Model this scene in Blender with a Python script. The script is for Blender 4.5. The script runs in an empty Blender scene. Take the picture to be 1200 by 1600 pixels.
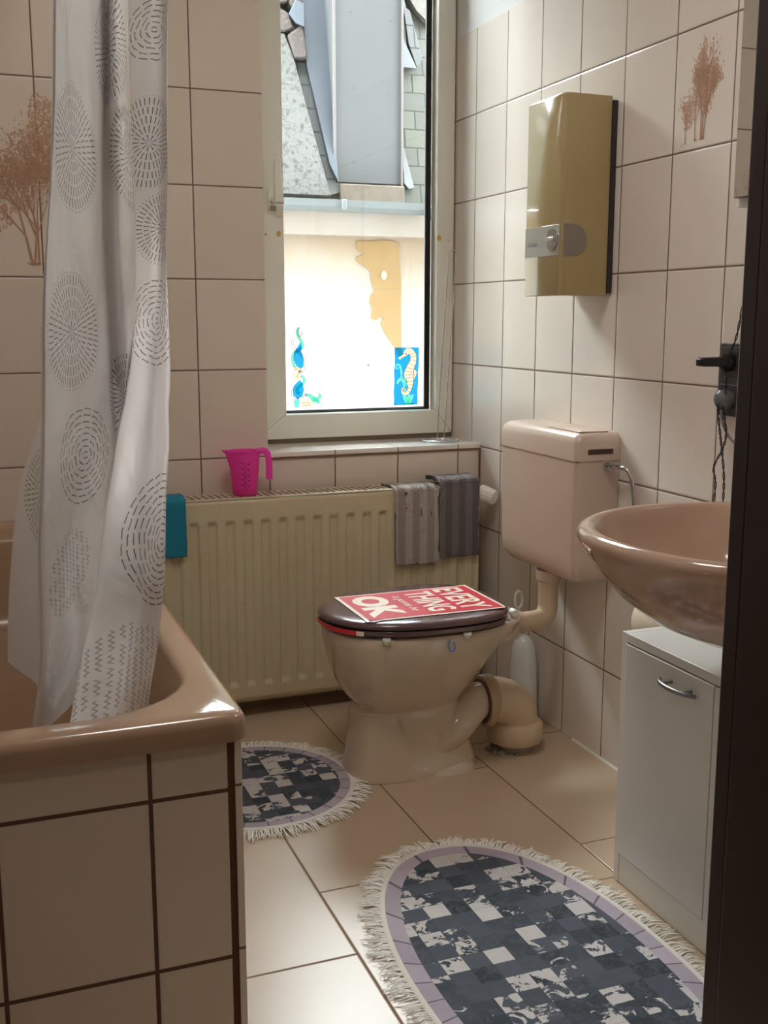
import bpy, bmesh, math, random
from mathutils import Vector, Matrix, noise
R = random.Random(7)
PI = math.pi
sc = bpy.context.scene
COL = sc.collection

# ------------------------------------------------------------------ camera
cam_d = bpy.data.cameras.new('camera'); cam = bpy.data.objects.new('camera', cam_d); COL.objects.link(cam)
yaw, pitch = 0.36788, 0.17555
fw = Vector((math.sin(yaw)*math.cos(pitch), math.cos(yaw)*math.cos(pitch), -math.sin(pitch)))
rt = Vector((math.cos(yaw), -math.sin(yaw), 0)); up = rt.cross(fw)
M = Matrix((rt, up, -fw)).transposed().to_4x4(); M.translation = (-1.5033, -3.0664, 1.1355)
cam.matrix_world = M
cam_d.sensor_fit = 'VERTICAL'; cam_d.sensor_height = 36; cam_d.lens = 1711.8/1600*36
cam_d.clip_start = 0.02
sc.camera = cam
# ------------------------------------------------------------------ light
world = bpy.data.worlds.new('overcast_sky'); sc.world = world; world.use_nodes = True
bg = world.node_tree.nodes['Background']; bg.inputs[0].default_value = (0.91, 0.965, 1.0, 1); bg.inputs[1].default_value = 10.5
sun_d = bpy.data.lights.new('sun', 'SUN'); sun = bpy.data.objects.new('sun', sun_d); COL.objects.link(sun)
sun_d.energy = 0.6; sun_d.angle = 0.2; sun_d.color = (1, .95, .86)
sun.rotation_euler = Vector((0.30, 0.55, -1.0)).to_track_quat('-Z', 'Y').to_euler()
pl = bpy.data.lights.new('window_portal', 'AREA'); plo = bpy.data.objects.new('window_portal', pl); COL.objects.link(plo)
pl.shape = 'RECTANGLE'; pl.size = 0.70; pl.size_y = 1.6; pl.cycles.is_portal = True
plo.location = (-.34, .36, 1.53); plo.rotation_euler = (-PI/2, 0, 0)
hall_d = bpy.data.lights.new('hall_fill', 'AREA'); hall = bpy.data.objects.new('hall_fill', hall_d); COL.objects.link(hall)  # unseen fill light added on the door side to lift the interior
hall_d.shape = 'DISK'; hall_d.size = 0.35; hall_d.energy = 0.9; hall_d.color = (1, .86, .74); hall.location = (-1.75, -3.3, 2.45)
lamp_d = bpy.data.lights.new('ceiling_fill', 'AREA'); lamp = bpy.data.objects.new('ceiling_fill', lamp_d); COL.objects.link(lamp)  # unseen fill light added because daylight alone leaves the room dark
lamp_d.shape = 'DISK'; lamp_d.size = 0.5; lamp_d.energy = 2.4; lamp_d.color = (1, .96, .92); lamp.location = (-1.0, -1.45, 2.58)
sc.view_settings.view_transform = 'Standard'; sc.view_settings.look = 'None'
sc.view_settings.gamma = 1; sc.view_settings.use_curve_mapping = False
sc.view_settings.exposure = 2.2
sc.cycles.max_bounces = 14; sc.cycles.diffuse_bounces = 8; sc.cycles.glossy_bounces = 5; sc.cycles.transparent_max_bounces = 12
sc.cycles.sample_clamp_indirect = 8; sc.cycles.caustics_reflective = False; sc.cycles.caustics_refractive = False
sc.cycles.use_denoising = True

# ------------------------------------------------------------------ helpers
def srgb(r, g, b):
    f = lambda c: (c/255/12.92) if c/255 <= .04045 else ((c/255+.055)/1.055)**2.4
    return (f(r)*ALB, f(g)*ALB, f(b)*ALB, 1)
ALB = 1.0

class NT:
    def __init__(s, name):
        s.mat = bpy.data.materials.new(name); s.mat.use_nodes = True; s.t = s.mat.node_tree
        s.bsdf = s.t.nodes['Principled BSDF']; s.out = s.t.nodes['Material Output']
    def link(s, a, b): s.t.links.new(a, b)
    def n(s, typ, **kw):
        o = s.t.nodes.new(typ)
        for k, v in kw.items(): setattr(o, k, v)
        return o
    def put(s, sock, v):
        if isinstance(v, (int, float, tuple, list)): sock.default_value = v
        else: s.link(v, sock)
    def m(s, op, a, b=None, c=None, clamp=False):
        o = s.n('ShaderNodeMath', operation=op); o.use_clamp = clamp
        for i, v in enumerate((a, b, c)):
            if v is not None: s.put(o.inputs[i], v)
        return o.outputs[0]
    def ss(s, x, lo, hi):      # smooth 0..1
        o = s.n('ShaderNodeMapRange', interpolation_type='SMOOTHSTEP'); s.put(o.inputs['Value'], x)
        s.put(o.inputs['From Min'], lo); s.put(o.inputs['From Max'], hi); return o.outputs[0]
    def mix(s, f, a, b):
        o = s.n('ShaderNodeMix', data_type='RGBA'); s.put(o.inputs[0], f); s.put(o.inputs[6], a); s.put(o.inputs[7], b); return o.outputs[2]
    def noise(s, vec, scale, detail=3, rough=.5, dist=0):
        o = s.n('ShaderNodeTexNoise'); o.inputs['Scale'].default_value = scale; o.inputs['Detail'].default_value = detail
        o.inputs['Roughness'].default_value = rough; o.inputs['Distortion'].default_value = dist
        if vec is not None: s.link(vec, o.inputs['Vector'])
        return o.outputs[0]
    def pos(s): return s.n('ShaderNodeNewGeometry').outputs['Position']
    def objc(s): return s.n('ShaderNodeTexCoord').outputs['Object']
    def xyz(s, v):
        o = s.n('ShaderNodeSeparateXYZ'); s.link(v, o.inputs[0]); return o.outputs
    def comb(s, x, y, z=0.0):
        o = s.n('ShaderNodeCombineXYZ'); s.put(o.inputs[0], x); s.put(o.inputs[1], y); s.put(o.inputs[2], z); return o.outputs[0]
    def bump(s, h, strength, dist=.001):
        o = s.n('ShaderNodeBump'); o.inputs['Strength'].default_value = strength; o.inputs['Distance'].default_value = dist
        s.put(o.inputs['Height'], h); s.link(o.outputs[0], s.bsdf.inputs['Normal'])
    def set(s, col=None, rough=None, metal=None, **kw):
        b = s.bsdf
        if col is not None: s.put(b.inputs['Base Color'], col)
        if rough is not None: s.put(b.inputs['Roughness'], rough)
        if metal is not None: s.put(b.inputs['Metallic'], metal)
        for k, v in kw.items(): s.put(b.inputs[k.replace('_', ' ')], v)
        return s

def plain(name, rgb, rough=.5, metal=0, var=.06, scale=14, bump=0, bscale=200, coat=0, **kw):
    n = NT(name); c = srgb(*rgb)
    f = n.noise(n.objc(), scale, 3)
    a = tuple(x*(1-var) for x in c[:3])+(1,); b = tuple(min(1, x*(1+var)) for x in c[:3])+(1,)
    n.set(n.mix(f, a, b), rough, metal)
    if coat: n.set(Coat_Weight=coat, Coat_Roughness=.06)
    if bump: n.bump(n.noise(n.objc(), bscale, 2), bump)
    for k, v in kw.items(): n.set(**{k: v})
    return n.mat

def tag(o, label=None, cat=None, group=None, kind=None):
    if label: o['label'] = label
    if cat: o['category'] = cat
    if group: o['group'] = group
    if kind: o['kind'] = kind
    return o
def thing(name, loc, label, cat, group=None):
    o = bpy.data.objects.new(name, None); COL.objects.link(o); o.location = loc; o.empty_display_size = .05
    return tag(o, label, cat, group)
def wloc(p):
    v = Vector((0, 0, 0))
    while p is not None: v += p.location; p = p.parent
    return v

class MB:
    """collects world-space geometry, links it as one mesh object"""
    def __init__(s): s.v = []; s.f = []; s.mi = []; s.cur = 0; s.uv = None
    def add(s, vs, fs):
        k = len(s.v); s.v += [tuple(v) for v in vs]; s.f += [tuple(i+k for i in f) for f in fs]; s.mi += [s.cur]*len(fs); return s
    def box(s, x, y, z):
        vs = [(a, b, c) for a in x for b in y for c in z]
        return s.add(vs, [(0, 1, 3, 2), (4, 6, 7, 5), (0, 4, 5, 1), (2, 3, 7, 6), (0, 2, 6, 4), (1, 5, 7, 3)])
    def loft(s, rings, closed=True, cap0=True, cap1=True):
        n = len(rings[0]); vs = [p for r in rings for p in r]; fs = []
        for i in range(len(rings)-1):
            for j in range(n if closed else n-1):
                a = i*n+j; b = i*n+(j+1) % n; fs.append((a, b, b+n, a+n))
        if cap0: fs.append(tuple(range(n))[::-1])
        if cap1: fs.append(tuple(range((len(rings)-1)*n, len(rings)*n)))
        return s.add(vs, fs)
    def tube(s, pts, r, n=12, closed=False, caps=True, flat=1.0):
        pts = [Vector(p) for p in pts]; N = len(pts)
        rr = r if isinstance(r, (list, tuple)) else [r]*N
        rings = []; prev = None
        for i, p in enumerate(pts):
            if closed: t = pts[(i+1) % N]-pts[i-1]
            else: t = pts[min(i+1, N-1)]-pts[max(i-1, 0)]
            t.normalize()
            if prev is None:
                a = Vector((0, 0, 1)) if abs(t.z) < .9 else Vector((1, 0, 0)); u = t.cross(a).normalized()
            else: u = (prev-t*prev.dot(t)).normalized()
            prev = u; w = t.cross(u)
            rings.append([p+(u*math.cos(2*PI*k/n)+w*math.sin(2*PI*k/n)*flat)*rr[i] for k in range(n)])
        if closed:
            vs = [q for g in rings for q in g]
            s.add(vs, [(i*n+j, i*n+(j+1) % n, ((i+1) % N)*n+(j+1) % n, ((i+1) % N)*n+j) for i in range(N) for j in range(n)])
        else: s.loft(rings, True, caps, caps)
        return s
    def lathe(s, prof, c, n=32, axis='z', cap0=True, cap1=True, sq=None):
        rings = []
        for r, h in prof:
            g = []
            for k in range(n):
                a = 2*PI*k/n; u, v = r*math.cos(a), r*math.sin(a)
                g.append({'z': (c[0]+u, c[1]+v, c[2]+h), 'x': (c[0]+h, c[1]+u, c[2]+v), 'y': (c[0]+v, c[1]+h, c[2]+u)}[axis])
            rings.append(g)
        return s.loft(rings, True, cap0, cap1)
    def prism(s, poly, fn, d0, d1):
        a = [fn(p[0], p[1], d0) for p in poly]; b = [fn(p[0], p[1], d1) for p in poly]; return s.loft([a, b])
    def grid(s, fn, nu, nv, thick=None):
        vs = [fn(i/nu, j/nv) for i in range(nu+1) for j in range(nv+1)]
        return s.add(vs, [(i*(nv+1)+j, (i+1)*(nv+1)+j, (i+1)*(nv+1)+j+1, i*(nv+1)+j+1) for i in range(nu) for j in range(nv)])
    def build(s, name, mat, parent=None, smooth=False, bevel=0, seg=2, sub=0, solid=0, fix=True):
        off = wloc(parent)
        me = bpy.data.meshes.new(name); me.from_pydata([Vector(v)-off for v in s.v], [], s.f)
        mats = mat if isinstance(mat, (list, tuple)) else [mat]
        for m_ in mats: me.materials.append(m_)
        if len(mats) > 1: me.polygons.foreach_set('material_index', s.mi)
        if fix:
            bm = bmesh.new(); bm.from_mesh(me); bmesh.ops.recalc_face_normals(bm, faces=bm.faces); bm.to_mesh(me); bm.free()
        o = bpy.data.objects.new(name, me); COL.objects.link(o)
        if parent: o.parent = parent
        if smooth:
            me.polygons.foreach_set('use_smooth', [True]*len(me.polygons))
            if smooth != 'full': 
                me.set_sharp_from_angle(angle=math.radians(40 if smooth is True else smooth))
        if solid:
            m_ = o.modifiers.new('solid', 'SOLIDIFY'); m_.thickness = solid; m_.offset = 0
        if bevel:
            m_ = o.modifiers.new('bevel', 'BEVEL'); m_.width = bevel; m_.segments = seg; m_.limit_method = 'ANGLE'; m_.angle_limit = .6; m_.harden_normals = False
            if not smooth:
                me.polygons.foreach_set('use_smooth', [True]*len(me.polygons)); me.set_sharp_from_angle(angle=math.radians(50))
        if sub:
            m_ = o.modifiers.new('sub', 'SUBSURF'); m_.levels = sub; m_.render_levels = sub
        return o
def struct(o): o['kind'] = 'structure'; return o
def bez(pts, n=8):          # Catmull-Rom through points
    pts = [Vector(p) for p in pts]; out = []
    for i in range(len(pts)-1):
        p0 = pts[max(i-1, 0)]; p1 = pts[i]; p2 = pts[i+1]; p3 = pts[min(i+2, len(pts)-1)]
        for k in range(n):
            t = k/n; out.append(.5*((2*p1)+(p2-p0)*t+(2*p0-5*p1+4*p2-p3)*t*t+(3*p1-p0-3*p2+p3)*t**3))
    out.append(pts[-1]); return out
def rrect(x0, x1, y0, y1, r, z, seg=8):
    out = []
    for cx, cy, a0 in ((x1-r, y1-r, 0), (x0+r, y1-r, PI/2), (x0+r, y0+r, PI), (x1-r, y0+r, 3*PI/2)):
        for k in range(seg+1):
            a = a0+PI/2*k/seg; out.append((cx+r*math.cos(a), cy+r*math.sin(a), z))
    return out
def selp(cx, cy, af, ab, b, z, n=40, e=2.2, eb=None):
    e0 = e   # egg outline: af toward -x, ab toward +x
    out = []
    for k in range(n):
        a = 2*PI*k/n; c, s_ = math.cos(a), math.sin(a); e = eb if (eb and c > 0) else e0
        u = abs(c)**(2/e)*(1 if c > 0 else -1); v = abs(s_)**(2/e)*(1 if s_ > 0 else -1)
        out.append((cx+u*(ab if c > 0 else af), cy+v*b, z))
    return out
def text_mesh(txt, font_off=0.0, shear=0):
    cu = bpy.data.curves.new('t', 'FONT'); cu.body = txt; cu.size = 1; cu.offset = font_off; cu.shear = shear; cu.extrude = 0; cu.resolution_u = 3
    o = bpy.data.objects.new('t', cu); COL.objects.link(o)
    dg = bpy.context.evaluated_depsgraph_get(); me = bpy.data.meshes.new_from_object(o.evaluated_get(dg))
    vs = [v.co.copy() for v in me.vertices]; fs = [tuple(p.vertices) for p in me.polygons]
    bpy.data.objects.remove(o); bpy.data.curves.remove(cu); bpy.data.meshes.remove(me)
    x0 = min(v.x for v in vs); x1 = max(v.x for v in vs); y0 = min(v.y for v in vs); y1 = max(v.y for v in vs)
    return [((v.x-x0)/(x1-x0), (v.y-y0)/(y1-y0)) for v in vs], fs

# ------------------------------------------------------------------ materials
def tile_mat(name, ax, off, size, col, grout, gw=.0036, rough=.16, var=.05, stag=None, bumpd=.0009, coat=0, pebble=.12):
    n = NT(name); p = n.xyz(n.pos())
    u = n.m('DIVIDE', n.m('SUBTRACT', p[ax[0]], off[0]), size[0]); v = n.m('DIVIDE', n.m('SUBTRACT', p[ax[1]], off[1]), size[1])
    if stag is not None:
        iu = n.m('FLOOR', u); par = n.m('MODULO', n.m('ADD', iu, 40), 2); v = n.m('ADD', v, n.m('MULTIPLY', par, stag))
    def edge(w, sz):
        f = n.m('FRACT', w); d = n.m('SUBTRACT', .5, n.m('ABSOLUTE', n.m('SUBTRACT', f, .5))); return n.m('MULTIPLY', d, sz)
    d = n.m('MINIMUM', edge(u, size[0]), edge(v, size[1]))
    m = n.ss(d, gw*.42, gw*.62)
    wn = n.n('ShaderNodeTexWhiteNoise', noise_dimensions='2D'); n.link(n.comb(n.m('FLOOR', u), n.m('FLOOR', v)), wn.inputs['Vector'])
    c = srgb(*col)[:3]
    cc = n.mix(wn.outputs[0], tuple(x*(1-var) for x in c)+(1,), tuple(min(1, x*(1+var)) for x in c)+(1,))
    mo = n.noise(n.pos(), 9, 5, .65)
    cc = n.mix(n.m('MULTIPLY', mo, .22), cc, tuple(x*.78 for x in c)+(1,))
    gn = n.noise(n.pos(), 30, 3)
    gc = n.mix(gn, srgb(*[x*.8 for x in grout]), srgb(*grout))
    n.set(n.mix(m, gc, cc), n.m('ADD', n.m('MULTIPLY', n.m('SUBTRACT', 1, m), .55), n.m('ADD', n.m('MULTIPLY', n.noise(n.pos(), 25, 3), .10), rough-.03)))
    h = n.m('ADD', n.ss(d, gw*.3, gw*.5+.0035), n.m('MULTIPLY', n.noise(n.pos(), 55, 3, .6), pebble))
    n.bump(h, 1.0, bumpd)
    return n.mat
TILE = (222, 209, 195); GROUT = (128, 101, 90)
M_back = tile_mat('beige_wall_tiles_back', (0, 2), (-.8781, -.0096), (.2005, .25), TILE, GROUT)
M_right = tile_mat('beige_wall_tiles_right', (1, 2), (.0616, -.0096), (.2005, .25), (230, 221, 211), GROUT)
M_left = tile_mat('beige_wall_tiles_left', (1, 2), (.0, -.0096), (.2005, .25), (230, 221, 211), GROUT)
M_apron = tile_mat('beige_apron_tiles', (0, 2), (-1.296, .230), (.2005, .255), TILE, (104, 74, 58), gw=.006)
M_sill = tile_mat('pale_sill_tiles', (0, 1), (-.6776, -.1), (.2005, .40), (234, 229, 220), (150, 128, 112))
M_floor = tile_mat('tan_floor_tiles', (0, 1), (-.2975, -.534), (.2985, .60), (196, 163, 131), (128, 100, 82), gw=.0045, rough=.24, var=.03, stag=0.0, pebble=.10, bumpd=.0007)
# floor joints run staggered row by row: rewrite the running coordinate with the offsets read off the joints
def floor_material():
    n = NT('tan_floor_tiles'); p = n.xyz(n.pos())
    u = n.m('DIVIDE', n.m('SUBTRACT', p[0], -.2975), .2985); iu = n.m('FLOOR', u)
    # joint offsets by column (index 0 is beside the right wall)
    offs = {0: -1.134, -1: -.684, -2: -1.125, -3: -1.355}
    o = 0.0
    for k, val in offs.items():
        sel = n.m('COMPARE', iu, float(k), .1); o = n.m('ADD', n.m('MULTIPLY', sel, val), o) if not isinstance(o, float) else n.m('MULTIPLY', sel, val)
    v = n.m('DIVIDE', n.m('SUBTRACT', p[1], o), .60)
    def edge(w, sz): return n.m('MULTIPLY', n.m('SUBTRACT', .5, n.m('ABSOLUTE', n.m('SUBTRACT', n.m('FRACT', w), .5))), sz)
    d = n.m('MINIMUM', edge(u, .2985), edge(v, .60)); m = n.ss(d, .0012, .0022)
    wn = n.n('ShaderNodeTexWhiteNoise', noise_dimensions='2D'); n.link(n.comb(iu, n.m('FLOOR', v)), wn.inputs['Vector'])
    cc = n.mix(wn.outputs[0], srgb(186, 165, 141), srgb(195, 175, 151))
    cc = n.mix(n.m('MULTIPLY', n.noise(n.pos(), 6, 5, .6), .35), cc, srgb(180, 154, 127))
    n.set(n.mix(m, srgb(112, 84, 68), cc), n.m('ADD', .32, n.m('MULTIPLY', n.m('SUBTRACT', 1, m), .5)))
    n.bump(n.m('ADD', n.ss(d, .001, .004), n.m('MULTIPLY', n.noise(n.pos(), 40, 4, .6), .25)), 1.0, .0007)
    return n.mat
bpy.data.materials.remove(M_floor); M_floor = floor_material()
M_plaster = plain('white_plaster', (226, 228, 226), .85, bump=.2, bscale=60, var=.03)
M_ceil = plain('white_ceiling_paint', (222, 220, 214), .9, var=.03)
M_hall = plain('hall_wallpaper', (120, 108, 96), .9)
M_pvc = plain('white_window_plastic', (232, 230, 220), .28, var=.02)
M_rubber = plain('black_rubber', (22, 22, 24), .6)
M_cer = plain('beige_ceramic', (196, 178, 156), .12, var=.03, scale=5, coat=.4)
M_tub = plain('brown_beige_enamel', (176, 147, 122), .13, var=.03, scale=4, coat=.4)
M_basin = plain('brown_glazed_ceramic', (180, 150, 130), .1, var=.03, scale=5, coat=.5)
M_cist = plain('pinkish_beige_plastic', (203, 182, 167), .2, var=.02, scale=5)
M_pipe = plain('beige_plastic_pipe', (200, 178, 150), .35, var=.04)
M_chrome = plain('chrome', (200, 200, 202), .14, 1, var=.02)
M_satin = plain('satin_steel', (150, 151, 156), .33, 1, var=.02)
M_white = plain('white_plastic', (226, 224, 216), .3, var=.02)
M_cab = plain('off_white_laminate', (226, 225, 220), .32, var=.02)
M_dark = plain('dark_brown_wood', (40, 21, 18), .33, var=.25, scale=30)
M_black = plain('black_plastic', (20, 20, 22), .35)
M_grey = plain('graphite_plastic', (66, 64, 66), .3, 0)
M_rad = None
def rad_mat():
    n = NT('yellowed_radiator_enamel'); f = n.noise(n.pos(), 7, 5, .6); sp = n.noise(n.pos(), 90, 2, .6)
    c = n.mix(f, srgb(212, 202, 172), srgb(196, 183, 150)); z = n.xyz(n.pos())[2]
    rust = n.m('MULTIPLY', n.ss(sp, .70, .76), n.ss(n.noise(n.pos(), 13, 2), .55, .62))
    n.set(n.mix(rust, c, srgb(88, 56, 34)), .35); n.bump(n.noise(n.pos(), 120, 3), .12); return n.mat
M_rad = rad_mat()
M_glass = bpy.data.materials.new('window_glass'); M_glass.use_nodes = True
def glass_nodes():
    t = M_glass.node_tree; t.nodes.clear(); o = t.nodes.new('ShaderNodeOutputMaterial'); mx = t.nodes.new('ShaderNodeMixShader')
    tr = t.nodes.new('ShaderNodeBsdfTransparent'); gl = t.nodes.new('ShaderNodeBsdfGlossy'); gl.inputs['Roughness'].default_value = 0
    tr.inputs[0].default_value = (.95, .97, .96, 1); fr = t.nodes.new('ShaderNodeFresnel'); fr.inputs[0].default_value = 1.3
    t.links.new(fr.outputs[0], mx.inputs[0]); t.links.new(tr.outputs[0], mx.inputs[1]); t.links.new(gl.outputs[0], mx.inputs[2]); t.links.new(mx.outputs[0], o.inputs[0])
glass_nodes()
def film(name, rgb):
    m = bpy.data.materials.new(name); m.use_nodes = True; t = m.node_tree; t.nodes.clear(); o = t.nodes.new('ShaderNodeOutputMaterial')
    mx = t.nodes.new('ShaderNodeMixShader'); mx.inputs[0].default_value = .12
    tr = t.nodes.new('ShaderNodeBsdfTransparent'); tr.inputs[0].default_value = srgb(*rgb)
    df = t.nodes.new('ShaderNodeBsdfTranslucent'); df.inputs[0].default_value = srgb(*rgb)
    t.links.new(tr.outputs[0], mx.inputs[1]); t.links.new(df.outputs[0], mx.inputs[2]); t.links.new(mx.outputs[0], o.inputs[0]); return m
M_fblue = film('blue_film', (40, 160, 228)); M_fturq = film('turquoise_film', (110, 230, 205)); M_fgreen = film('green_film', (70, 190, 140))
M_fwhite = film('cream_film', (240, 222, 205)); M_fline = film('dark_outline_film', (60, 55, 70)); M_fclear = film('pale_lilac_film', (225, 215, 225))

# ------------------------------------------------------------------ room shell
def build_room():
    b = MB().box((-2.1, .3), (-4.3, .6), (-.12, 0)); struct(b.build('floor', M_floor))
    b = MB().box((-2.1, .3), (-2.36, .6), (2.62, 2.74)); struct(b.build('ceiling', M_ceil))
    # back wall: left of the window, below it and above it
    b = MB(); b.box((-1.9, -.6819), (0, .38), (0, 2.62)); b.box((-.6819, .0), (0, .38), (0, .735)); b.box((-.6819, 0), (0, .38), (2.42, 2.62))
    wb = struct(b.build('wall_back', M_back))
    # right wall: tiled to 1.985 m, white plaster above
    b = MB(); b.box((0, .15), (-2.20, .38), (0, 1.985)); wr = struct(b.build('wall_right', M_right))
    b = MB(); b.box((.002, .15), (-2.20, .38), (1.985, 2.62)); b.build('plaster', M_plaster, wr)
    b = MB(); b.box((-2.05, -1.9), (-2.20, .38), (0, 2.62)); struct(b.build('wall_left', M_left))
    b = MB(); b.box((-2.1, -1.66), (-2.34, -2.218), (0, 2.62)); b.box((-.775, .15), (-2.34, -2.218), (0, 2.62)); b.box((-1.66, -.775), (-2.34, -2.218), (2.055, 2.62))
    struct(b.build('wall_front', M_back))
    b = MB(); b.box((-2.5, -2.1), (-4.3, -2.20), (0, 2.74)); b.box((.15, .3), (-4.3, -2.34), (0, 2.74)); b.box((-2.5, .3), (-4.5, -4.3), (0, 2.74)); b.box((-2.5, .3), (-4.3, -2.36), (2.62, 2.74))
    struct(b.build('wall_hall', M_hall))
    # window sill: tiled slab
    b = MB(); b.box((-.6819, 0), (-.002, .30), (.735, .750)); struct(b.build('trim_1', M_sill, bevel=.002))
    # thin grout edge under the sill and corner silicone
    m_gr = plain('brown_grout', (120, 92, 76), .8)
    b = MB(); b.box((-.6819, -.001), (-.0035, 0), (.729, .7352)); b.box((-.005, 0), (-.005, 0.0), (.02, .735)); struct(b.build('trim_2', m_gr))
    b = MB(); b.add([(0, -2.19, .0), (0, -2.19, .005), (-.005, -2.19, 0), (0, -.6, 0), (0, -.6, .005), (-.005, -.6, 0)], [(0, 1, 2), (3, 5, 4), (1, 4, 5, 2), (0, 3, 4, 1), (0, 2, 5, 3)])
    struct(b.build('baseboard_right', M_white))
    return wb, wr
wall_back, wall_right = build_room()

# printed birch trees on the wall tiles
def tree_print(parent, to3, seed, trunks, name, mats, blobs=(), SC=1.0, LV=1.0):
    rr = random.Random(seed); line = MB(); leaf = MB(); EPS = .0005; cnt = [0]
    def quad(mb, a, b, w0, w1, e=EPS):
        cnt[0] += 1; e = EPS+cnt[0]*6e-8+.0006
        dx, dy = b[0]-a[0], b[1]-a[1]; L = math.hypot(dx, dy) or 1e-6; nx, ny = -dy/L, dx/L
        mb.add([to3(a[0]+nx*w0, a[1]+ny*w0, e), to3(a[0]-nx*w0, a[1]-ny*w0, e), to3(b[0]-nx*w1, b[1]-ny*w1, e), to3(b[0]+nx*w1, b[1]+ny*w1, e)], [(0, 1, 2, 3)])
    def speck(x, y, r):
        cnt[0] += 1; k = 5; leaf.add([to3(x+r*rr.uniform(.5, 1)*math.cos(2*PI*i/k), y+1.5*r*rr.uniform(.5, 1)*math.sin(2*PI*i/k), .0003+cnt[0]*6e-8) for i in range(k)], [tuple(range(k))])
    def grow(x, y, ang, L, w, d):
        x2, y2 = x+L*math.sin(ang), y+L*math.cos(ang); quad(line, (x, y), (x2, y2), w, w*.7)
        if d == 0 or (d <= 3):
            for _ in range(int((6 if d else 9)*LV)): speck(x2+rr.gauss(0, L*.33), y2+rr.gauss(0, L*.5), rr.uniform(.0012, .0032))
        if d > 0:
            for _ in range(2 if rr.random() < .6 else 3): grow(x2, y2, ang*.8+rr.gauss(0, .32), L*rr.uniform(.68, .9), w*.62, d-1)
    for (cx, cy_, rx, ry, cnt_) in blobs:
        for _ in range(cnt_):
            q, r_ = rr.uniform(0, 2*PI), rr.random()**.6; speck(cx+rx*r_*math.cos(q), cy_+ry*r_*math.sin(q), rr.uniform(.0008, .0026)*SC)
    for (x, y, a, L, w, d) in trunks:
        grow(x, y, a, L, w, d)
        for _ in range(10): speck(x+rr.gauss(0, w*1.6), y+abs(rr.gauss(0, w)), w*.9)
    line.build(name+'_branches', mats[0], parent, fix=False); leaf.build(name+'_leaves', mats[1], parent, fix=False)
M_tr1 = plain('brown_print', (188, 148, 122), .3); M_tr2 = plain('rust_print', (198, 160, 134), .3, var=.14, scale=60)
ty = -1.041
tree_print(wall_right, lambda u, v, e: (-e, ty-u, 1.497+v), 3, [(-.002, .012, -.02, .045, .0026, 4), (.006, .012, .12, .042, .0020, 4), (-.022, .012, -.05, .040, .0016, 4), (-.055, .010, .0, .030, .0013, 3), (.002, .014, .04, .060, .0016, 3)], 'tree_motif', (M_tr1, M_tr2),
    ((-.002, .185, .010, .032, 160), (-.012, .160, .017, .038, 330), (-.020, .130, .020, .030, 260), (.030, .140, .020, .032, 330), (.022, .112, .020, .030, 220), (.0, .105, .016, .030, 160), (-.030, .092, .024, .026, 220), (-.055, .072, .018, .022, 160), (-.045, .055, .020, .018, 90), (.012, .075, .020, .018, 90)), 1.0, .35)
M_tr3 = plain('brown_print_dark', (178, 140, 114), .3); M_tr4 = plain('rust_print_dark', (190, 154, 128), .3, var=.14, scale=60)
tree_print(wall_back, lambda u, v, e: (-1.30+u, -e, 1.262+v), 11, [(-.005, .01, -.18, .075, .0036, 5), (.0, .01, .12, .07, .0032, 5), (-.11, .01, -.1, .06, .0032, 5), (.07, .01, .05, .085, .0036, 5), (.012, .01, .0, .09, .0028, 5), (-.17, .01, .05, .06, .003, 4)], 'tree_mural', (M_tr3, M_tr4),
    ((.05, .33, .05, .09, 700), (-.01, .28, .05, .07, 620), (.06, .22, .05, .06, 300), (-.05, .19, .06, .05, 300), (-.10, .14, .06, .05, 260), (.03, .40, .03, .04, 120)), 1.6, .4)

# door frame at the right of the camera
def door_frame():
    b = MB(); X0 = -.800
    b.box((X0-.003, X0+.022), (-2.36, -2.2175), (0, 2.05)); b.box((-1.657, -1.632), (-2.36, -2.2175), (0, 2.05)); b.box((-1.632, X0-.003), (-2.36, -2.2175), (2.025, 2.05))
    b.box((X0, X0+.085), (-2.2165, -2.192), (0, 2.10)); b.box((-1.725, -1.635), (-2.2165, -2.192), (0, 2.10)); b.box((-1.635, X0), (-2.2165, -2.192), (2.03, 2.10))
    o = b.build('door_1', M_dark, bevel=.003); struct(o)
    b = MB(); b.box((X0+.006, X0+.09), (-2.385, -2.3605), (0, 2.12)); b.box((-1.73, -1.641), (-2.385, -2.3605), (0, 2.12)); b.box((-1.73, X0+.09), (-2.385, -2.3605), (2.04, 2.12))
    b.build('casing', M_dark, o, bevel=.004)
door_frame()

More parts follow.
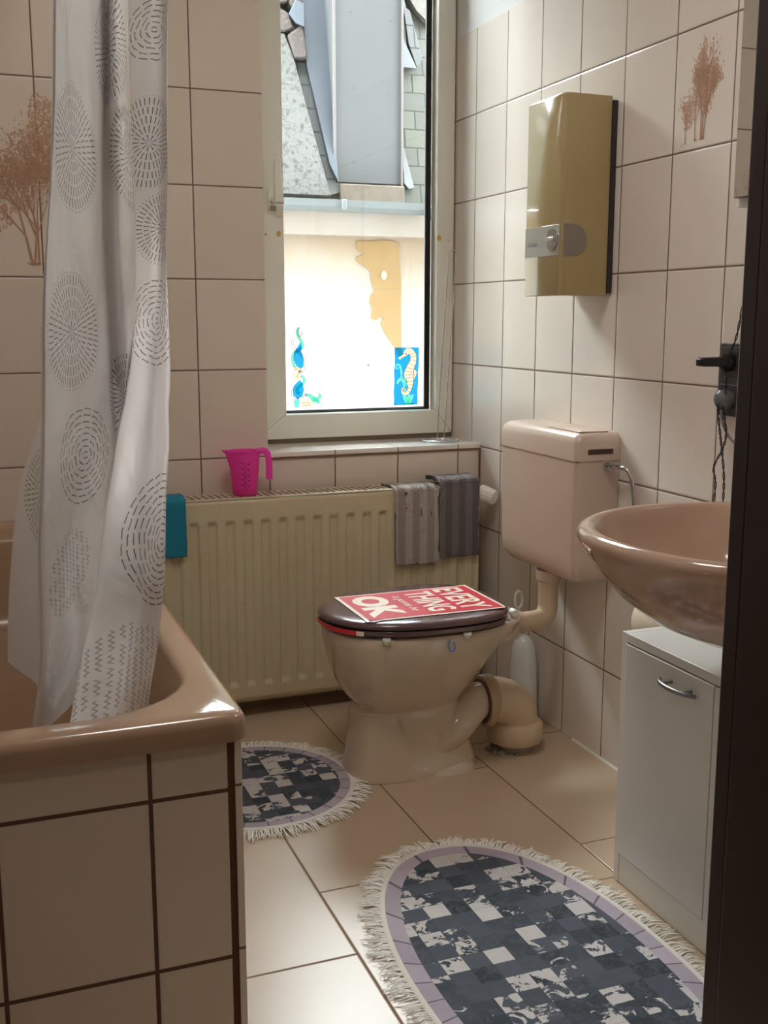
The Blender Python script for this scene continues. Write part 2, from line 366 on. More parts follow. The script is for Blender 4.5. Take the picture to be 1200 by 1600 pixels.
# ------------------------------------------------------------------ window
def build_window():
    root = bpy.data.objects.new('window_1', None); COL.objects.link(root); root.location = (-.33, .2, .75); root['kind'] = 'structure'
    def mitred(name, x0, x1, z0, z1, w, y0, y1, mat, bevel=.003, wt=None):
        b = MB(); g = .0004
        def seg(o, i):
            b.loft([[(o[0][0], y0, o[0][1]), (o[1][0], y0, o[1][1]), (i[1][0], y0, i[1][1]), (i[0][0], y0, i[0][1])],
                    [(o[0][0], y1, o[0][1]), (o[1][0], y1, o[1][1]), (i[1][0], y1, i[1][1]), (i[0][0], y1, i[0][1])]])
        wl, wr_, wb_, wt_ = w
        seg([(x0+g, z0), (x1-g, z0)], [(x0+wl+g, z0+wb_), (x1-wr_-g, z0+wb_)]); seg([(x0, z0+g), (x0, z1-g)], [(x0+wl, z0+wb_+g), (x0+wl, z1-wt_-g)])
        seg([(x1, z0+g), (x1, z1-g)], [(x1-wr_, z0+wb_+g), (x1-wr_, z1-wt_-g)]); seg([(x0+g, z1), (x1-g, z1)], [(x0+wl+g, z1-wt_), (x1-wr_-g, z1-wt_)])
        return b.build(name, mat, root, bevel=bevel)
    mitred('fixed_frame', -.6819, -.0005, .7505, 2.42, (.05, .04, .012, .05), .232, .30, M_pvc)
    mitred('sash', -.670, -.006, .765, 2.39, (.104, .058, .075, .08), .200, .252, M_pvc)
    mitred('outer_seal', -.570, -.062, .838, 2.33, (.012, .007, .010, .01), .258, .292, M_rubber, bevel=0)
    b = MB(); b.box((-.567, -.066), (.2525, .2565), (.838, 2.32)); b.build('glass_pane', M_glass, root)
    b = MB(); b.box((-.0845, -.0665), (.2475, .2520), (.8405, 2.31)); b.box((-.5655, -.0845), (.2475, .2520), (.8402, .8445)); b.box((-.5655, -.562), (.2475, .2520), (.8402, 2.31)); b.build('gasket', M_rubber, root)
    # grey-brown strip between sash and sill
    b = MB(); b.box((-.675, -.01), (.2065, .232), (.7505, .765)); b.build('bottom_strip', plain('grey_brown_strip', (120, 105, 90), .8), root)
    # handle: base plate and lever pointing up
    b = MB(); b.box((-.616, -.588), (.191, .200), (1.443, 1.51)); h = b.build('handle', M_pvc, root, bevel=.003)
    b = MB(); b.lathe([(.010, 0), (.009, -.03)], (-.602, .191, 1.477), 16, 'y'); b.build('spindle', M_pvc, h, smooth=True)
    b = MB(); b.loft([[(-.610, .160, 1.462), (-.578, .160, 1.462), (-.578, .146, 1.462), (-.610, .146, 1.462)], [(-.608, .161, 1.50), (-.581, .161, 1.50), (-.581, .147, 1.50), (-.608, .147, 1.50)], [(-.606, .166, 1.592), (-.588, .166, 1.592), (-.588, .156, 1.592), (-.606, .156, 1.592)]])
    b.build('lever', M_pvc, h, bevel=.004)
    b = MB(); b.add([(-.605, .1459, 1.466), (-.583, .1459, 1.466), (-.5905, .1554, 1.585), (-.603, .1554, 1.585)], [(0, 1, 2, 3)]); b.build('lever_shade', plain('grey_beige_lever_shade', (150, 142, 128), .5), h)  # shade inside the lever painted as a darker strip
    b = MB(); b.box((-.612, -.592), (.190, .1909), (1.447, 1.463)); b.build('base_shade', plain('grey_beige_base_shade', (160, 150, 136), .5), h)  # shade on the lower base plate painted as a darker patch
    # old yellow adhesive marks
    m_y = plain('yellow_adhesive', (206, 166, 74), .5)
    for x, z, w, hh in ((-.583, 1.383, .007, .009), (-.623, 1.38, .003, .005), (-.058, 1.384, .008, .010), (-.024, 1.377, .003, .003)):
        b = MB(); b.prism([(x+w*math.cos(a*PI/4)*(1+.2*math.sin(a*3)), z+hh*math.sin(a*PI/4)) for a in range(8)], lambda u, v, d: (u, d, v), .1985, .2); b.build('adhesive_mark', m_y, root)
build_window()

# ------------------------------------------------------------------ neighbouring house through the window
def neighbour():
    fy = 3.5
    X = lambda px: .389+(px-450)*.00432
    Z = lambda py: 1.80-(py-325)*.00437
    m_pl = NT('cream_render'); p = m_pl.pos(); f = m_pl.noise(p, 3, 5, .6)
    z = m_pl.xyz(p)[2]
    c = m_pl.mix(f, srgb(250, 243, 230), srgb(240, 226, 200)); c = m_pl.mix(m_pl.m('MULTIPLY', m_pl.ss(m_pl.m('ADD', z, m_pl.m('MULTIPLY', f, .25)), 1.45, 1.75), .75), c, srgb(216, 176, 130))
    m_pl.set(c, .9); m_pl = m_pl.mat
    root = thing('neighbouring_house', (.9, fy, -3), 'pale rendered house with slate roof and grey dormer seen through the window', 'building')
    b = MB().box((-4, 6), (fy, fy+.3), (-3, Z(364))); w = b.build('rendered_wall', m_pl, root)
    # peeled patch of older ochre plaster
    poly = [(555, 374), (559, 369), (575, 371), (590, 368), (612, 369), (620, 372), (621, 395), (624, 420), (624, 470), (625, 534), (617, 522), (606, 508), (598, 497), (592, 485), (597, 478), (592, 476), (584, 481), (578, 478), (579, 462), (575, 455), (577, 445), (583, 441), (580, 432), (577, 423), (577, 413), (569, 407), (558, 400), (555, 393), (559, 392), (566, 388), (557, 383)]
    m_or = NT('ochre_old_plaster'); m_or.set(m_or.mix(m_or.noise(m_or.pos(), 8, 5, .6), srgb(226, 186, 118), srgb(206, 160, 96)), .95); m_or = m_or.mat
    b = MB(); b.prism([(X(a), Z(c_)) for a, c_ in poly], lambda u, v, d: (u, d, v), fy-.006, fy-.001); b.build('peeled_patch', m_or, w)
    b = MB(); b.prism([(X(597)+.02*math.cos(k*PI/5), Z(417)+.03*math.sin(k*PI/5)) for k in range(10)], lambda u, v, d: (u, d, v), fy-.009, fy-.0065); b.build('render_remnant', m_pl, w)
    b = MB(); b.lathe([(.007, 0), (.007, .01)], (X(573), fy-.01, Z(545)), 10, 'y'); b.build('wall_plug', M_grey, w)
    # boxed eaves and gutter
    m_ea = NT('peach_painted_eaves'); m_ea.set(m_ea.mix(m_ea.noise(m_ea.pos(), 5, 4, .6), srgb(226, 200, 172), srgb(232, 226, 220)), .8)
    b = MB().box((-4, 6), (fy-.10, fy+.3), (Z(364), Z(333))); b.build('boxed_eaves', m_ea.mat, root, bevel=.004)
    m_zn = plain('weathered_zinc', (176, 184, 184), .45, .2, var=.08, scale=20)
    prof = [(0, 0), (.0, -.03), (-.03, -.055), (-.07, -.055), (-.10, -.03), (-.105, .01), (-.095, .01), (-.09, -.025), (-.065, -.045), (-.035, -.045), (-.01, -.025), (-.01, 0)]
    b = MB(); x1 = X(648)
    b.loft([[(-4, fy-.10+a, Z(318)+c_) for a, c_ in prof], [(x1, fy-.10+a, Z(322)+c_) for a, c_ in prof]]); b.build('gutter', m_zn, root)
    b = MB(); b.loft([[(x1, fy-.13+a, Z(329)+c_) for a, c_ in prof], [(6, fy-.13+a, Z(332)+c_) for a, c_ in prof]]); b.build('gutter', plain('dark_zinc', (96, 112, 110), .5, .2), root)
    for px in (521,):
        b = MB().box((X(px)-.015, X(px)+.015), (fy-.215, fy-.10), (Z(332), Z(319))); b.build('gutter_bracket', m_zn, root, bevel=.003)
    # steep slate roof
    tilt = lambda z_, d=0.0: fy+.0+(z_-1.80)*.22-d
    def slab(name, poly, mat, d0=.0, d1=.02, bevel=.002, parent=root):
        b = MB(); pts = [(X(a), Z(c_)) for a, c_ in poly]
        b.loft([[(u, tilt(v, d0), v) for u, v in pts], [(u, tilt(v, d1), v) for u, v in pts]]); return b.build(name, mat, parent, bevel=bevel)
    def slate(name, c1, c2, sx=.16, sz=.115):
        n = NT(name); p = n.xyz(n.pos()); iv = n.m('FLOOR', n.m('DIVIDE', p[2], sz))
        u = n.m('ADD', n.m('DIVIDE', p[0], sx), n.m('MULTIPLY', iv, .5)); v = n.m('DIVIDE', p[2], sz)
        fu = n.m('FRACT', u); fv = n.m('FRACT', v)
        e = n.m('MINIMUM', n.ss(fu, .0, .07), n.ss(fv, .0, .09))
        wn = n.n('ShaderNodeTexWhiteNoise', noise_dimensions='2D'); n.link(n.comb(n.m('FLOOR', u), iv), wn.inputs['Vector'])
        c = n.mix(wn.outputs[0], srgb(*c1), srgb(*c2)); c = n.mix(n.m('MULTIPLY', n.noise(n.pos(), 25, 4, .7), .5), c, srgb(150, 150, 120))
        n.set(n.mix(e, srgb(60, 60, 58), c), .6); n.bump(n.m('ADD', fv, n.m('MULTIPLY', e, .4)), .8, .01); return n.mat
    m_sl = slate('mossy_slates', (118, 120, 100), (92, 92, 90)); m_sl2 = slate('blue_grey_slates', (110, 116, 130), (88, 94, 110), .13, .14)
    b = MB(); b.loft([[(-4, tilt(Z(318)), Z(318)), (6, tilt(Z(318)), Z(318)), (6, tilt(3.85), 3.85), (-4, tilt(3.85), 3.85)], [(-4, tilt(Z(318))+.2, Z(318)), (6, tilt(Z(318))+.2, Z(318)), (6, tilt(3.85)+.2, 3.85), (-4, tilt(3.85)+.2, 3.85)]])
    b.build('slate_roof', m_sl, root)
    slab('slate_valley', [(473, 128), (500, 128), (528, 290), (531, 305), (510, 311)], m_sl2, 0, .03)
    slab('lead_flashing', [(494, -60), (527, -60), (527, 292), (516, 268), (493, 132)], plain('blue_lead', (118, 130, 146), .5, .1, var=.12, scale=18), 0, .06)
    n = NT('lichen_concrete'); n.set(n.mix(n.ss(n.noise(n.pos(), 30, 6, .75), .48, .66), srgb(150, 150, 146), srgb(84, 70, 60)), .9); n.bump(n.noise(n.pos(), 60, 4), .5, .01)
    slab('concrete_verge', [(380, 95), (462, 94), (474, 130), (491, 215), (512, 312), (380, 312)], n.mat, 0, .09, .006)
    # rough stone wall above the verge: every stone its own block
    n = NT('pink_sandstone'); n.set(n.mix(n.noise(n.pos(), 18, 6, .7), srgb(160, 142, 134), srgb(104, 90, 84)), .95); n.bump(n.noise(n.pos(), 35, 5, .7), 1, .02)
    for st in ([(380, -20), (486, -20), (491, 4), (478, 16), (430, 14), (380, 16)], [(380, 18), (452, 17), (472, 20), (470, 52), (455, 55), (380, 60)], [(474, 18), (490, 8), (492, 60), (486, 72), (472, 52)],
               [(380, 62), (455, 58), (470, 66), (476, 86), (462, 92), (380, 92)], [(466, 96), (490, 78), (493, 126), (474, 127)], [(380, -60), (490, -60), (490, -23), (380, -23)]):
        slab('stone_block', st, n.mat, .0, .10, .012)
    slab('slate_shingle', [(469, 68), (480, 48), (492, 52), (490, 84), (478, 80)], plain('pale_blue_slate', (112, 126, 146), .5), .10, .115)
    # dormer with fibre-cement cladding
    m_cl = NT('grey_cladding'); m_cl.set(m_cl.mix(m_cl.noise(m_cl.pos(), 4, 5, .6), srgb(112, 115, 119), srgb(128, 130, 133)), .6); m_cl = m_cl.mat
    x0, x1 = X(526), X(626)
    b = MB().box((x0, x1), (fy+.02, fy+.9), (Z(34), 3.6)); d = b.build('dormer_panel', m_cl, root, bevel=.002)
    b = MB().box((x0, x1), (fy+.022, fy+.9), (Z(290), Z(35.5))); d = b.build('dormer_panel', m_cl, root, bevel=.002)
    for px, py in ((553, 163), (608, 167), (555, 261), (608, 263), (550, 64), (611, 70)):
        b = MB().lathe([(.005, 0), (.005, -.004)], (X(px), fy+.022, Z(py)), 8, 'y'); b.build('screw', M_grey, d)
    b = MB(); b.box((x0-.014, x0+.004), (fy+.008, fy+.021), (Z(264), 3.6)); b.box((x1-.002, x1+.010), (fy+.008, fy+.021), (Z(300), 3.6)); b.build('corner_strip', plain('rosy_grey_strip', (168, 160, 158), .6), root)
    b = MB().box((X(530), X(628)), (fy-.02, fy+.4), (Z(318), Z(293))); b.build('brick_footing', plain('flaking_masonry', (176, 160, 142), .95, var=.35, scale=25, bump=.8, bscale=40), root, bevel=.006)
    # right of the dormer
    slab('white_flashing', [(630, 222), (645, 294), (636, 296), (630, 288)], plain('white_flashing_paint', (160, 162, 166), .6), 0, .03)
    slab('green_board', [(631, -60), (640, -60), (652, 38), (631, 39)], plain('faded_green_board', (150, 170, 146), .7), .03, .05)
    slab('chimney_stub', [(631, 40), (648, 40), (650, 80), (648, 124), (631, 124)], plain('mottled_mortar', (170, 152, 136), .95, var=.4, scale=22), 0, .04)
    slab('torn_foil', [(633, 124), (637, 96), (643, 78), (648, 92), (655, 108), (662, 124)], plain('pale_blue_foil', (150, 156, 176), .5), .04, .05)
    slab('rubble', [(650, -60), (690, -60), (690, 60), (668, 40), (656, 20)], plain('bright_rubble', (176, 172, 160), .95, var=.5, scale=30), 0, .05)
    slab('ridge_slate', [(648, 36), (658, 42), (672, 110), (662, 122), (652, 90)], m_sl2, .0, .05)
    # courtyard ground and our outside wall, raised unseen to shade the house
    b = MB().box((-6, 6), (.12, .38), (2.76, 8)); b.box((-6, -2.1), (.12, .38), (-3, 2.76)); b.box((.32, 6), (.12, .38), (-3, 2.76)); struct(b.build('wall_outer_shading', plain('outer_render', (190, 186, 176), .9)))
    b = MB().box((-6, 8), (.6, 7), (-3.2, -3)); struct(b.build('ground', plain('courtyard_concrete', (170, 168, 160), .9)))
ALB = 0.165  # outside colours darkened together to keep the house from overexposing
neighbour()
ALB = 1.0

# ------------------------------------------------------------------ window decals
def decals():
    yg = .2518
    t = thing('window_decal', (-.1455, yg, .855), 'blue rectangular window sticker with a cream seahorse in lower right corner of the pane', 'sticker', None)
    W, H = .089, .186; x0, z0 = -.190, .855
    # coordinates drawn in a 162 x 363 sheet
    P = lambda x, y, d=0.0: (x0+(x-770)/162*W, yg-d, z0+(580-y)/363*H)
    CUT = []
    def flat(poly, name, mat, d, par=t):
        b = MB(); b.add([P(x, y, d) for x, y in poly], [tuple(range(len(poly)))]); return b.build(name, mat, par)
    def ribbon(pts, ws, name, mat, d, par=t, PP=None, lines=None):
        PP = PP or P; c = bez([(x, y, 0) for x, y in pts], 6); n = len(c); L = []; Rr = []
        for i, q in enumerate(c):
            tg = (c[min(i+1, n-1)]-c[max(i-1, 0)]).normalized(); f = i/(n-1)*(len(ws)-1); k = min(int(f), len(ws)-2); w = ws[k]+(ws[k+1]-ws[k])*(f-k)
            L.append((q.x-tg.y*w, q.y+tg.x*w)); Rr.append((q.x+tg.y*w, q.y-tg.x*w))
        b = MB(); vs = [PP(x, y, d) for x, y in L]+[PP(x, y, d) for x, y in Rr]; b.add(vs, [(i, i+1, n+i+1, n+i) for i in range(n-1)]); b.build(name, mat, par, fix=False)
        if lines:
            b2 = MB()
            for side in (L, Rr):
                for i in range(len(side)-1):
                    (ax, ay), (bx_, by) = side[i], side[i+1]; q = math.hypot(bx_-ax, by-ay) or 1; ox, oy = -(by-ay)/q*1.1, (bx_-ax)/q*1.1
                    b2.add([PP(ax-ox, ay-oy, d+.0003), PP(ax+ox, ay+oy, d+.0003), PP(bx_+ox, by+oy, d+.0003), PP(bx_-ox, by-oy, d+.0003)], [(0, 1, 2, 3)])
            b2.build('outline', M_fline, par, fix=False)
        CUT.append(L+Rr[::-1])
        return L, Rr
    body = [(838, 258), (862, 240), (888, 258), (893, 300), (872, 350), (865, 390), (872, 430), (872, 475), (850, 507), (826, 500), (822, 480), (836, 470), (846, 482)]
    ws = [14, 20, 20, 20, 26, 34, 24, 13, 12, 9, 7, 5, 3]
    L, Rr = ribbon(body, ws, 'seahorse', M_fwhite, .0006)
    ribbon([(846, 262), (825, 272), (800, 288)], [9, 7, 8], 'snout', M_fwhite, .0006); ribbon([(890, 360), (905, 375), (898, 412)], [4, 10, 3], 'fin', M_fwhite, .0006)
    ribbon([(845, 235), (855, 226), (875, 226)], [5, 8, 3], 'crest', M_fwhite, .0006)
    b = MB()
    for i in range(6, len(L)-4, 3):
        a, c = L[i], Rr[i]; b.add([P(a[0], a[1]-1, .0009), P(a[0], a[1]+1.5, .0009), P(c[0], c[1]+1.5, .0009), P(c[0], c[1]-1, .0009)], [(0, 1, 2, 3)])
    for side in (L, Rr):
        for i in range(len(side)-1):
            (ax, ay), (bx_, by) = side[i], side[i+1]; b.add([P(ax-1.2, ay, .0009), P(ax+1.2, ay, .0009), P(bx_+1.2, by, .0009), P(bx_-1.2, by, .0009)], [(0, 1, 2, 3)])
    b.add([P(842, 252, .0009), P(850, 252, .0009), P(850, 260, .0009), P(842, 260, .0009)], [(0, 1, 2, 3)])
    b.build('outline', M_fline, t, fix=False)
    ribbon([(800, 345), (786, 350), (784, 330), (804, 325), (816, 360), (820, 410), (834, 450), (840, 500)], [3, 3, 4, 4, 5, 5, 5, 4], 'seaweed', M_fturq, .0004)
    ribbon([(820, 410), (800, 425), (792, 450)], [6, 9, 2], 'seaweed', M_fturq, .0004); ribbon([(826, 420), (846, 430), (850, 455)], [6, 9, 2], 'seaweed', M_fturq, .0004)
    for a, c in ((850, 838), (870, 878), (862, 866), (880, 895), (842, 828)): ribbon([(860, 575), (a, 545), (c, 515)], [6, 8, 2], 'seaweed', M_fturq, .0004)
    flat([(820, 578), (850, 568), (900, 572), (905, 579)], 'sea_floor', M_fgreen, .0004)
    def inside(x, y, poly):
        r = False; j = len(poly)-1
        for i in range(len(poly)):
            (xi, yi), (xj, yj) = poly[i], poly[j]
            if (yi > y) != (yj > y) and x < (xj-xi)*(y-yi)/(yj-yi)+xi: r = not r
            j = i
        return r
    b = MB(); nx, ny = 70, 150; vs = []
    for i in range(nx+1):
        for j in range(ny+1):
            v = j/ny; x0_, x1_ = 768+8*v, 920+10*v; vs.append((x0_+(x1_-x0_)*i/nx+(1.5*math.sin(v*19) if i in (0, nx) else 0), 580-362*v))
    fs = []
    for i in range(nx):
        for j in range(ny):
            q = [i*(ny+1)+j, (i+1)*(ny+1)+j, (i+1)*(ny+1)+j+1, i*(ny+1)+j+1]; mx_, my_ = sum(vs[k][0] for k in q)/4, sum(vs[k][1] for k in q)/4
            if not any(inside(mx_, my_, c) for c in CUT): fs.append(tuple(q))
    b.add([P(x, y, 0) for x, y in vs], fs); b.build('blue_ground', M_fblue, t, fix=False)
    # left corner decal
    t2 = thing('window_decal', (-.49, yg, .855), 'twisted blue and turquoise seaweed sticker with a shell in lower left corner of the pane', 'sticker')
    P2 = lambda x, y, d=0.0: (-.533+(x-110)/180*.093, yg-d, .855+(605-y)/515*.25)
    def fl2(poly, name, mat, d):
        b = MB(); b.add([P2(x, y, d) for x, y in poly], [tuple(range(len(poly)))]); return b.build(name, mat, t2)
    rb2 = lambda pts, ws, name, mat, d: ribbon(pts, [w_*1.25 for w_ in ws], name, mat, d, t2, P2, True)
    fl2([(166, 180), (176, 215), (172, 240), (185, 290), (186, 330), (172, 352), (135, 330), (122, 290), (124, 250), (140, 225)], 'blue_ground', M_fblue, 0)
    fl2([(160, 420), (180, 450), (186, 490), (176, 525), (140, 548), (118, 520), (115, 480), (130, 450)], 'blue_ground', M_fblue, 0)
    fw_ = [5, 6, 6, 6, 5]
    rb2([(158, 88), (146, 120), (155, 150), (172, 175), (178, 210), (150, 235), (122, 255), (116, 300), (128, 345)], fw_, 'seaweed_strand', M_fturq, .0004)
    rb2([(122, 158), (116, 190), (130, 225), (165, 255), (192, 290), (196, 330), (180, 360), (150, 372)], fw_, 'seaweed_strand', M_fclear, .0005)
    rb2([(160, 90), (150, 118), (160, 145), (176, 130), (170, 112)], [3, 4, 4, 4, 3], 'seaweed_strand', M_fclear, .0004)
    rb2([(170, 395), (188, 420), (180, 445), (150, 470), (140, 500), (160, 510)], fw_, 'seaweed_strand', M_fturq, .0004)
    rb2([(128, 450), (112, 490), (116, 540), (135, 555)], [4, 5, 5, 4], 'seaweed_strand', M_fclear, .0004)
    rb2([(130, 346), (150, 352), (140, 370), (128, 390), (140, 415), (156, 400), (160, 372), (182, 378)], [8, 10, 12, 12, 9, 8, 6, 3], 'little_fish', M_fwhite, .0006)
    rb2([(140, 548), (160, 535), (186, 530), (200, 515)], [4, 5, 5, 5], 'seaweed_strand', M_fclear, .0004)
    rb2([(190, 515), (225, 530), (255, 558), (290, 575)], [3, 10, 12, 2], 'leaf', M_fturq, .0004); rb2([(240, 545), (268, 548), (288, 530), (276, 512)], [6, 9, 6, 2], 'leaf', M_fturq, .0004)
    fl2([(122, 600), (118, 560), (135, 550), (160, 548), (150, 600)], 'leaf', M_fturq, .0004)
    fl2([(165, 595), (165, 560), (180, 540), (205, 545), (235, 560), (248, 580), (230, 600), (200, 604)], 'shell', M_fwhite, .0006)
    b = MB()
    for pts in ([(180, 542), (195, 575), (200, 602)], [(205, 547), (212, 575), (222, 600)], [(168, 572), (200, 570), (244, 578)], [(166, 590), (205, 586), (240, 592)]):
        for (ax, ay), (bx_, by) in zip(pts, pts[1:]): b.add([P2(ax-1, ay-1, .0009), P2(ax+1, ay+1, .0009), P2(bx_+1, by+1, .0009), P2(bx_-1, by-1, .0009)], [(0, 1, 2, 3)])
    b.build('shell_lines', M_fline, t2, fix=False)
decals()

# ------------------------------------------------------------------ bathtub
def bathtub():
    t = thing('bathtub', (-1.51, -.84, 0), 'brown-beige built-in bathtub with tiled front at the left', 'bathtub')
    X0, X1, Y0, Y1 = -1.895, -1.160, -1.662, -.004
    rs = [rrect(X0, X1, Y0, Y1, .028, .562), rrect(X0, X1, Y0, Y1, .028, .586), rrect(X0+.003, X1-.003, Y0+.003, Y1-.003, .026, .594), rrect(X0+.010, X1-.010, Y0+.010, Y1-.010, .02, .600)]
    bx0, bx1, by0, by1 = X0+.05, -1.203, -1.612, -.06
    inner = [(0, .601, .17), (.008, .598, .165), (.014, .588, .16), (.022, .54, .155), (.04, .40, .15), (.075, .26, .14), (.13, .205, .12), (.20, .195, .08)]
    for d, z, r in inner: rs.append(rrect(bx0+d, bx1-d, by0+d, by1-d*1.6, r, z))
    b = MB(); b.loft(rs, cap0=False, cap1=True)
    b.build('basin', M_tub, t, smooth=45)
    # inner side of the lip
    b = MB(); b.loft([rrect(X0, X1, Y0, Y1, .028, .562), rrect(X0+.03, X1-.03, Y0+.03, Y1-.03, .02, .562)], cap0=False, cap1=False); b.build('lip_underside', M_tub, t)
    b = MB(); b.box((-1.895, -1.1885), (-1.643, -1.625), (.001, .5625)); b.build('front_apron', M_apron, t, bevel=.0012)
    b = MB(); b.box((-1.178, -1.168), (-1.6435, -.004), (.001, .5625)); b.build('side_apron', M_left, t, bevel=.0012)
    b = MB(); b.box((-1.189, -1.177), (-1.640, -1.626), (.001, .5625)); b.build('corner_grout', plain('dark_brown_grout', (96, 62, 46), .8), t)
bathtub()

# ------------------------------------------------------------------ shower curtain
# plan of the gathered cloth at seven heights: (x, y) for each fold line
def curtain():
    t = thing('shower_curtain', (-1.3, -1.4, 0.55), 'white shower curtain with grey dashed circles hanging gathered into the bathtub', 'curtain')
    for fold_set, circles, nm in ((CURTAIN_FOLDS, CURTAIN_CIRCLES, 'inner_cloth'), (CURTAIN_FOLDS_B, CURTAIN_CIRCLES_B, 'outer_cloth')): curtain_cloth(t, fold_set, circles, nm)
    b = MB(); b.tube([(-1.30, -2.18, 2.075), (-1.30, -.02, 2.075)], .011, 14); tag(b.build('curtain_rod', M_white, None, smooth=True), 'white rod above the frame that the shower curtain hangs from', 'rod')
def curtain_cloth(t, folds, circles, cname):
    f = 1711.8
    C0 = Vector((-1.5033, -3.0664, 1.1355))
    # fold lines: side bearing (radians east of north seen from the door) and distance, stored as plan points
    def pt(b, y, z):    # bearing value b gives x at depth y
        return b
    HT = [2.06, 1.58, 1.30, 1.08, .86, .68, .555]
    # x at each height / y at each height, for every fold line
    nz = 48
    lines = []
    for fx, fy_ in folds:
        cx = bez([(x, h, 0) for x, h in zip(fx, HT)], 8); cy = bez([(y, h, 0) for y, h in zip(fy_, HT)], 8)
        lines.append([(a.x, c.x, a.y) for a, c in zip(cx, cy)])
    rows = len(lines[0]); b = MB(); nd = 10; grid = []; us = []
    for r in range(rows):
        pts = bez([l[r] for l in lines], nd); grid.append(pts)
    mid = grid[rows//2]
    # cloth coordinate along the folds: mean arc length
    cols = len(mid); u = [0.0]
    for k in range(1, cols): u.append(u[-1]+sum((grid[r][k]-grid[r][k-1]).length for r in range(8, rows-8))/(rows-16))
    vs = []
    for r in range(rows):
        for k in range(cols):
            p = grid[r][k].copy(); w = .0015*math.sin(r*.5+k*.35)+.004*(noise.noise(Vector((p.x*14, p.y*14, p.z*3.0))))
            w *= 1 if 0 < k < cols-1 else .3
            vs.append((p.x+w, p.y+w, p.z))
    b.add(vs, [(r*cols+k, (r+1)*cols+k, (r+1)*cols+k+1, r*cols+k+1) for r in range(rows-1) for k in range(cols-1)])
    n = NT('printed_curtain_fabric')
    uvn = n.n('ShaderNodeUVMap'); uvn.uv_map = 'cloth'; q = n.xyz(uvn.outputs[0]); U, V = q[0], q[1]
    wob = n.noise(uvn.outputs[0], 60, 2); 
    def circle(cu, cv, rad, style, su=1.0):
        du = n.m('MULTIPLY', n.m('SUBTRACT', U, cu), su); dv = n.m('SUBTRACT', V, cv)
        r = n.m('SQRT', n.m('ADD', n.m('MULTIPLY', du, du), n.m('MULTIPLY', dv, dv)))
        r = n.m('ADD', r, n.m('MULTIPLY', n.m('SUBTRACT', wob, .5), .006))
        a = n.m('DIVIDE', n.m('ARCTAN2', dv, du), 2*PI)
        inside = n.m('LESS_THAN', r, rad)
        if style == 'text':
            row = n.m('DIVIDE', n.m('ADD', du, n.m('MULTIPLY', dv, .12)), .0125); f_ = n.m('FRACT', row)
            wave = n.m('ABSOLUTE', n.m('SUBTRACT', n.m('SUBTRACT', f_, .5), n.m('MULTIPLY', n.m('SINE', n.m('ADD', n.m('MULTIPLY', dv, 900), n.m('MULTIPLY', n.m('FLOOR', row), 7))), .18)))
            gap = n.m('GREATER_THAN', n.noise(n.comb(n.m('MULTIPLY', n.m('FLOOR', row), 3.3), n.m('MULTIPLY', dv, 110)), 1.0, 1), .42)
            return n.m('MULTIPLY', n.m('MULTIPLY', n.m('LESS_THAN', wave, .13), gap), n.m('MULTIPLY', inside, .6))
        dr = .0165 if style == 'ray' else .0095
        ri = n.m('DIVIDE', r, dr); i = n.m('FLOOR', ri); fr = n.m('FRACT', ri)
        if style == 'ray':
            cnt = n.m('ROUND', n.m('MULTIPLY', n.m('ADD', i, .7), 2*PI*dr/.0085))
            at = n.m('FRACT', n.m('ADD', n.m('MULTIPLY', a, cnt), n.m('MULTIPLY', i, .37)))
            mk = n.m('MULTIPLY', n.m('LESS_THAN', n.m('ABSOLUTE', n.m('SUBTRACT', fr, .5)), .40), n.m('LESS_THAN', n.m('ABSOLUTE', n.m('SUBTRACT', at, .5)), .125))
        else:
            cnt = n.m('ROUND', n.m('MULTIPLY', n.m('ADD', i, .7), 2*PI*dr/.022))
            at = n.m('FRACT', n.m('ADD', n.m('MULTIPLY', a, cnt), n.m('MULTIPLY', i, .43)))
            mk = n.m('MULTIPLY', n.m('LESS_THAN', n.m('ABSOLUTE', n.m('SUBTRACT', fr, .5)), .10), n.m('LESS_THAN', n.m('ABSOLUTE', n.m('SUBTRACT', at, .5)), .38))
        return n.m('MULTIPLY', mk, inside)
    tot = None
    K = lambda line, fr=0.0: u[min(int((line+fr)*nd), cols-1)]+((u[min(int((line+fr)*nd)+1, cols-1)]-u[min(int((line+fr)*nd), cols-1)])*(((line+fr)*nd) % 1))
    for (ln, cv, rad, style, su) in circles:
        c = circle(K(int(ln), ln-int(ln)), cv, rad, style, su); tot = c if tot is None else n.m('MAXIMUM', tot, c)
    base = n.mix(n.noise(uvn.outputs[0], 6, 3), srgb(238, 236, 236), srgb(244, 243, 244))
    col = n.mix(tot, base, srgb(134, 127, 131))
    n.set(col, .42); n.bump(n.noise(uvn.outputs[0], 9, 3, .5, .6), .35, .02)
    tl = n.n('ShaderNodeBsdfTranslucent'); n.link(col, tl.inputs[0]); mx = n.n('ShaderNodeMixShader'); mx.inputs[0].default_value = .12
    n.link(n.bsdf.outputs[0], mx.inputs[1]); n.link(tl.outputs[0], mx.inputs[2]); n.link(mx.outputs[0], n.out.inputs[0])
    o = b.build(cname, n.mat, t, smooth='full', fix=False)
    uvl = o.data.uv_layers.new(name='cloth')
    for poly in o.data.polygons:
        for li in poly.loop_indices:
            vi = o.data.loops[li].vertex_index; r, k = divmod(vi, cols); uvl.data[li].uv = (u[k], grid[r][k].z)
    # sewn hem along the right edge
    b = MB(); b.tube([Vector(grid[r][cols-1])+Vector((.001, 0, 0)) for r in range(rows)], .0018, 6); b.build('hem', plain('cream_hem', (232, 226, 214), .5), t, smooth=True)
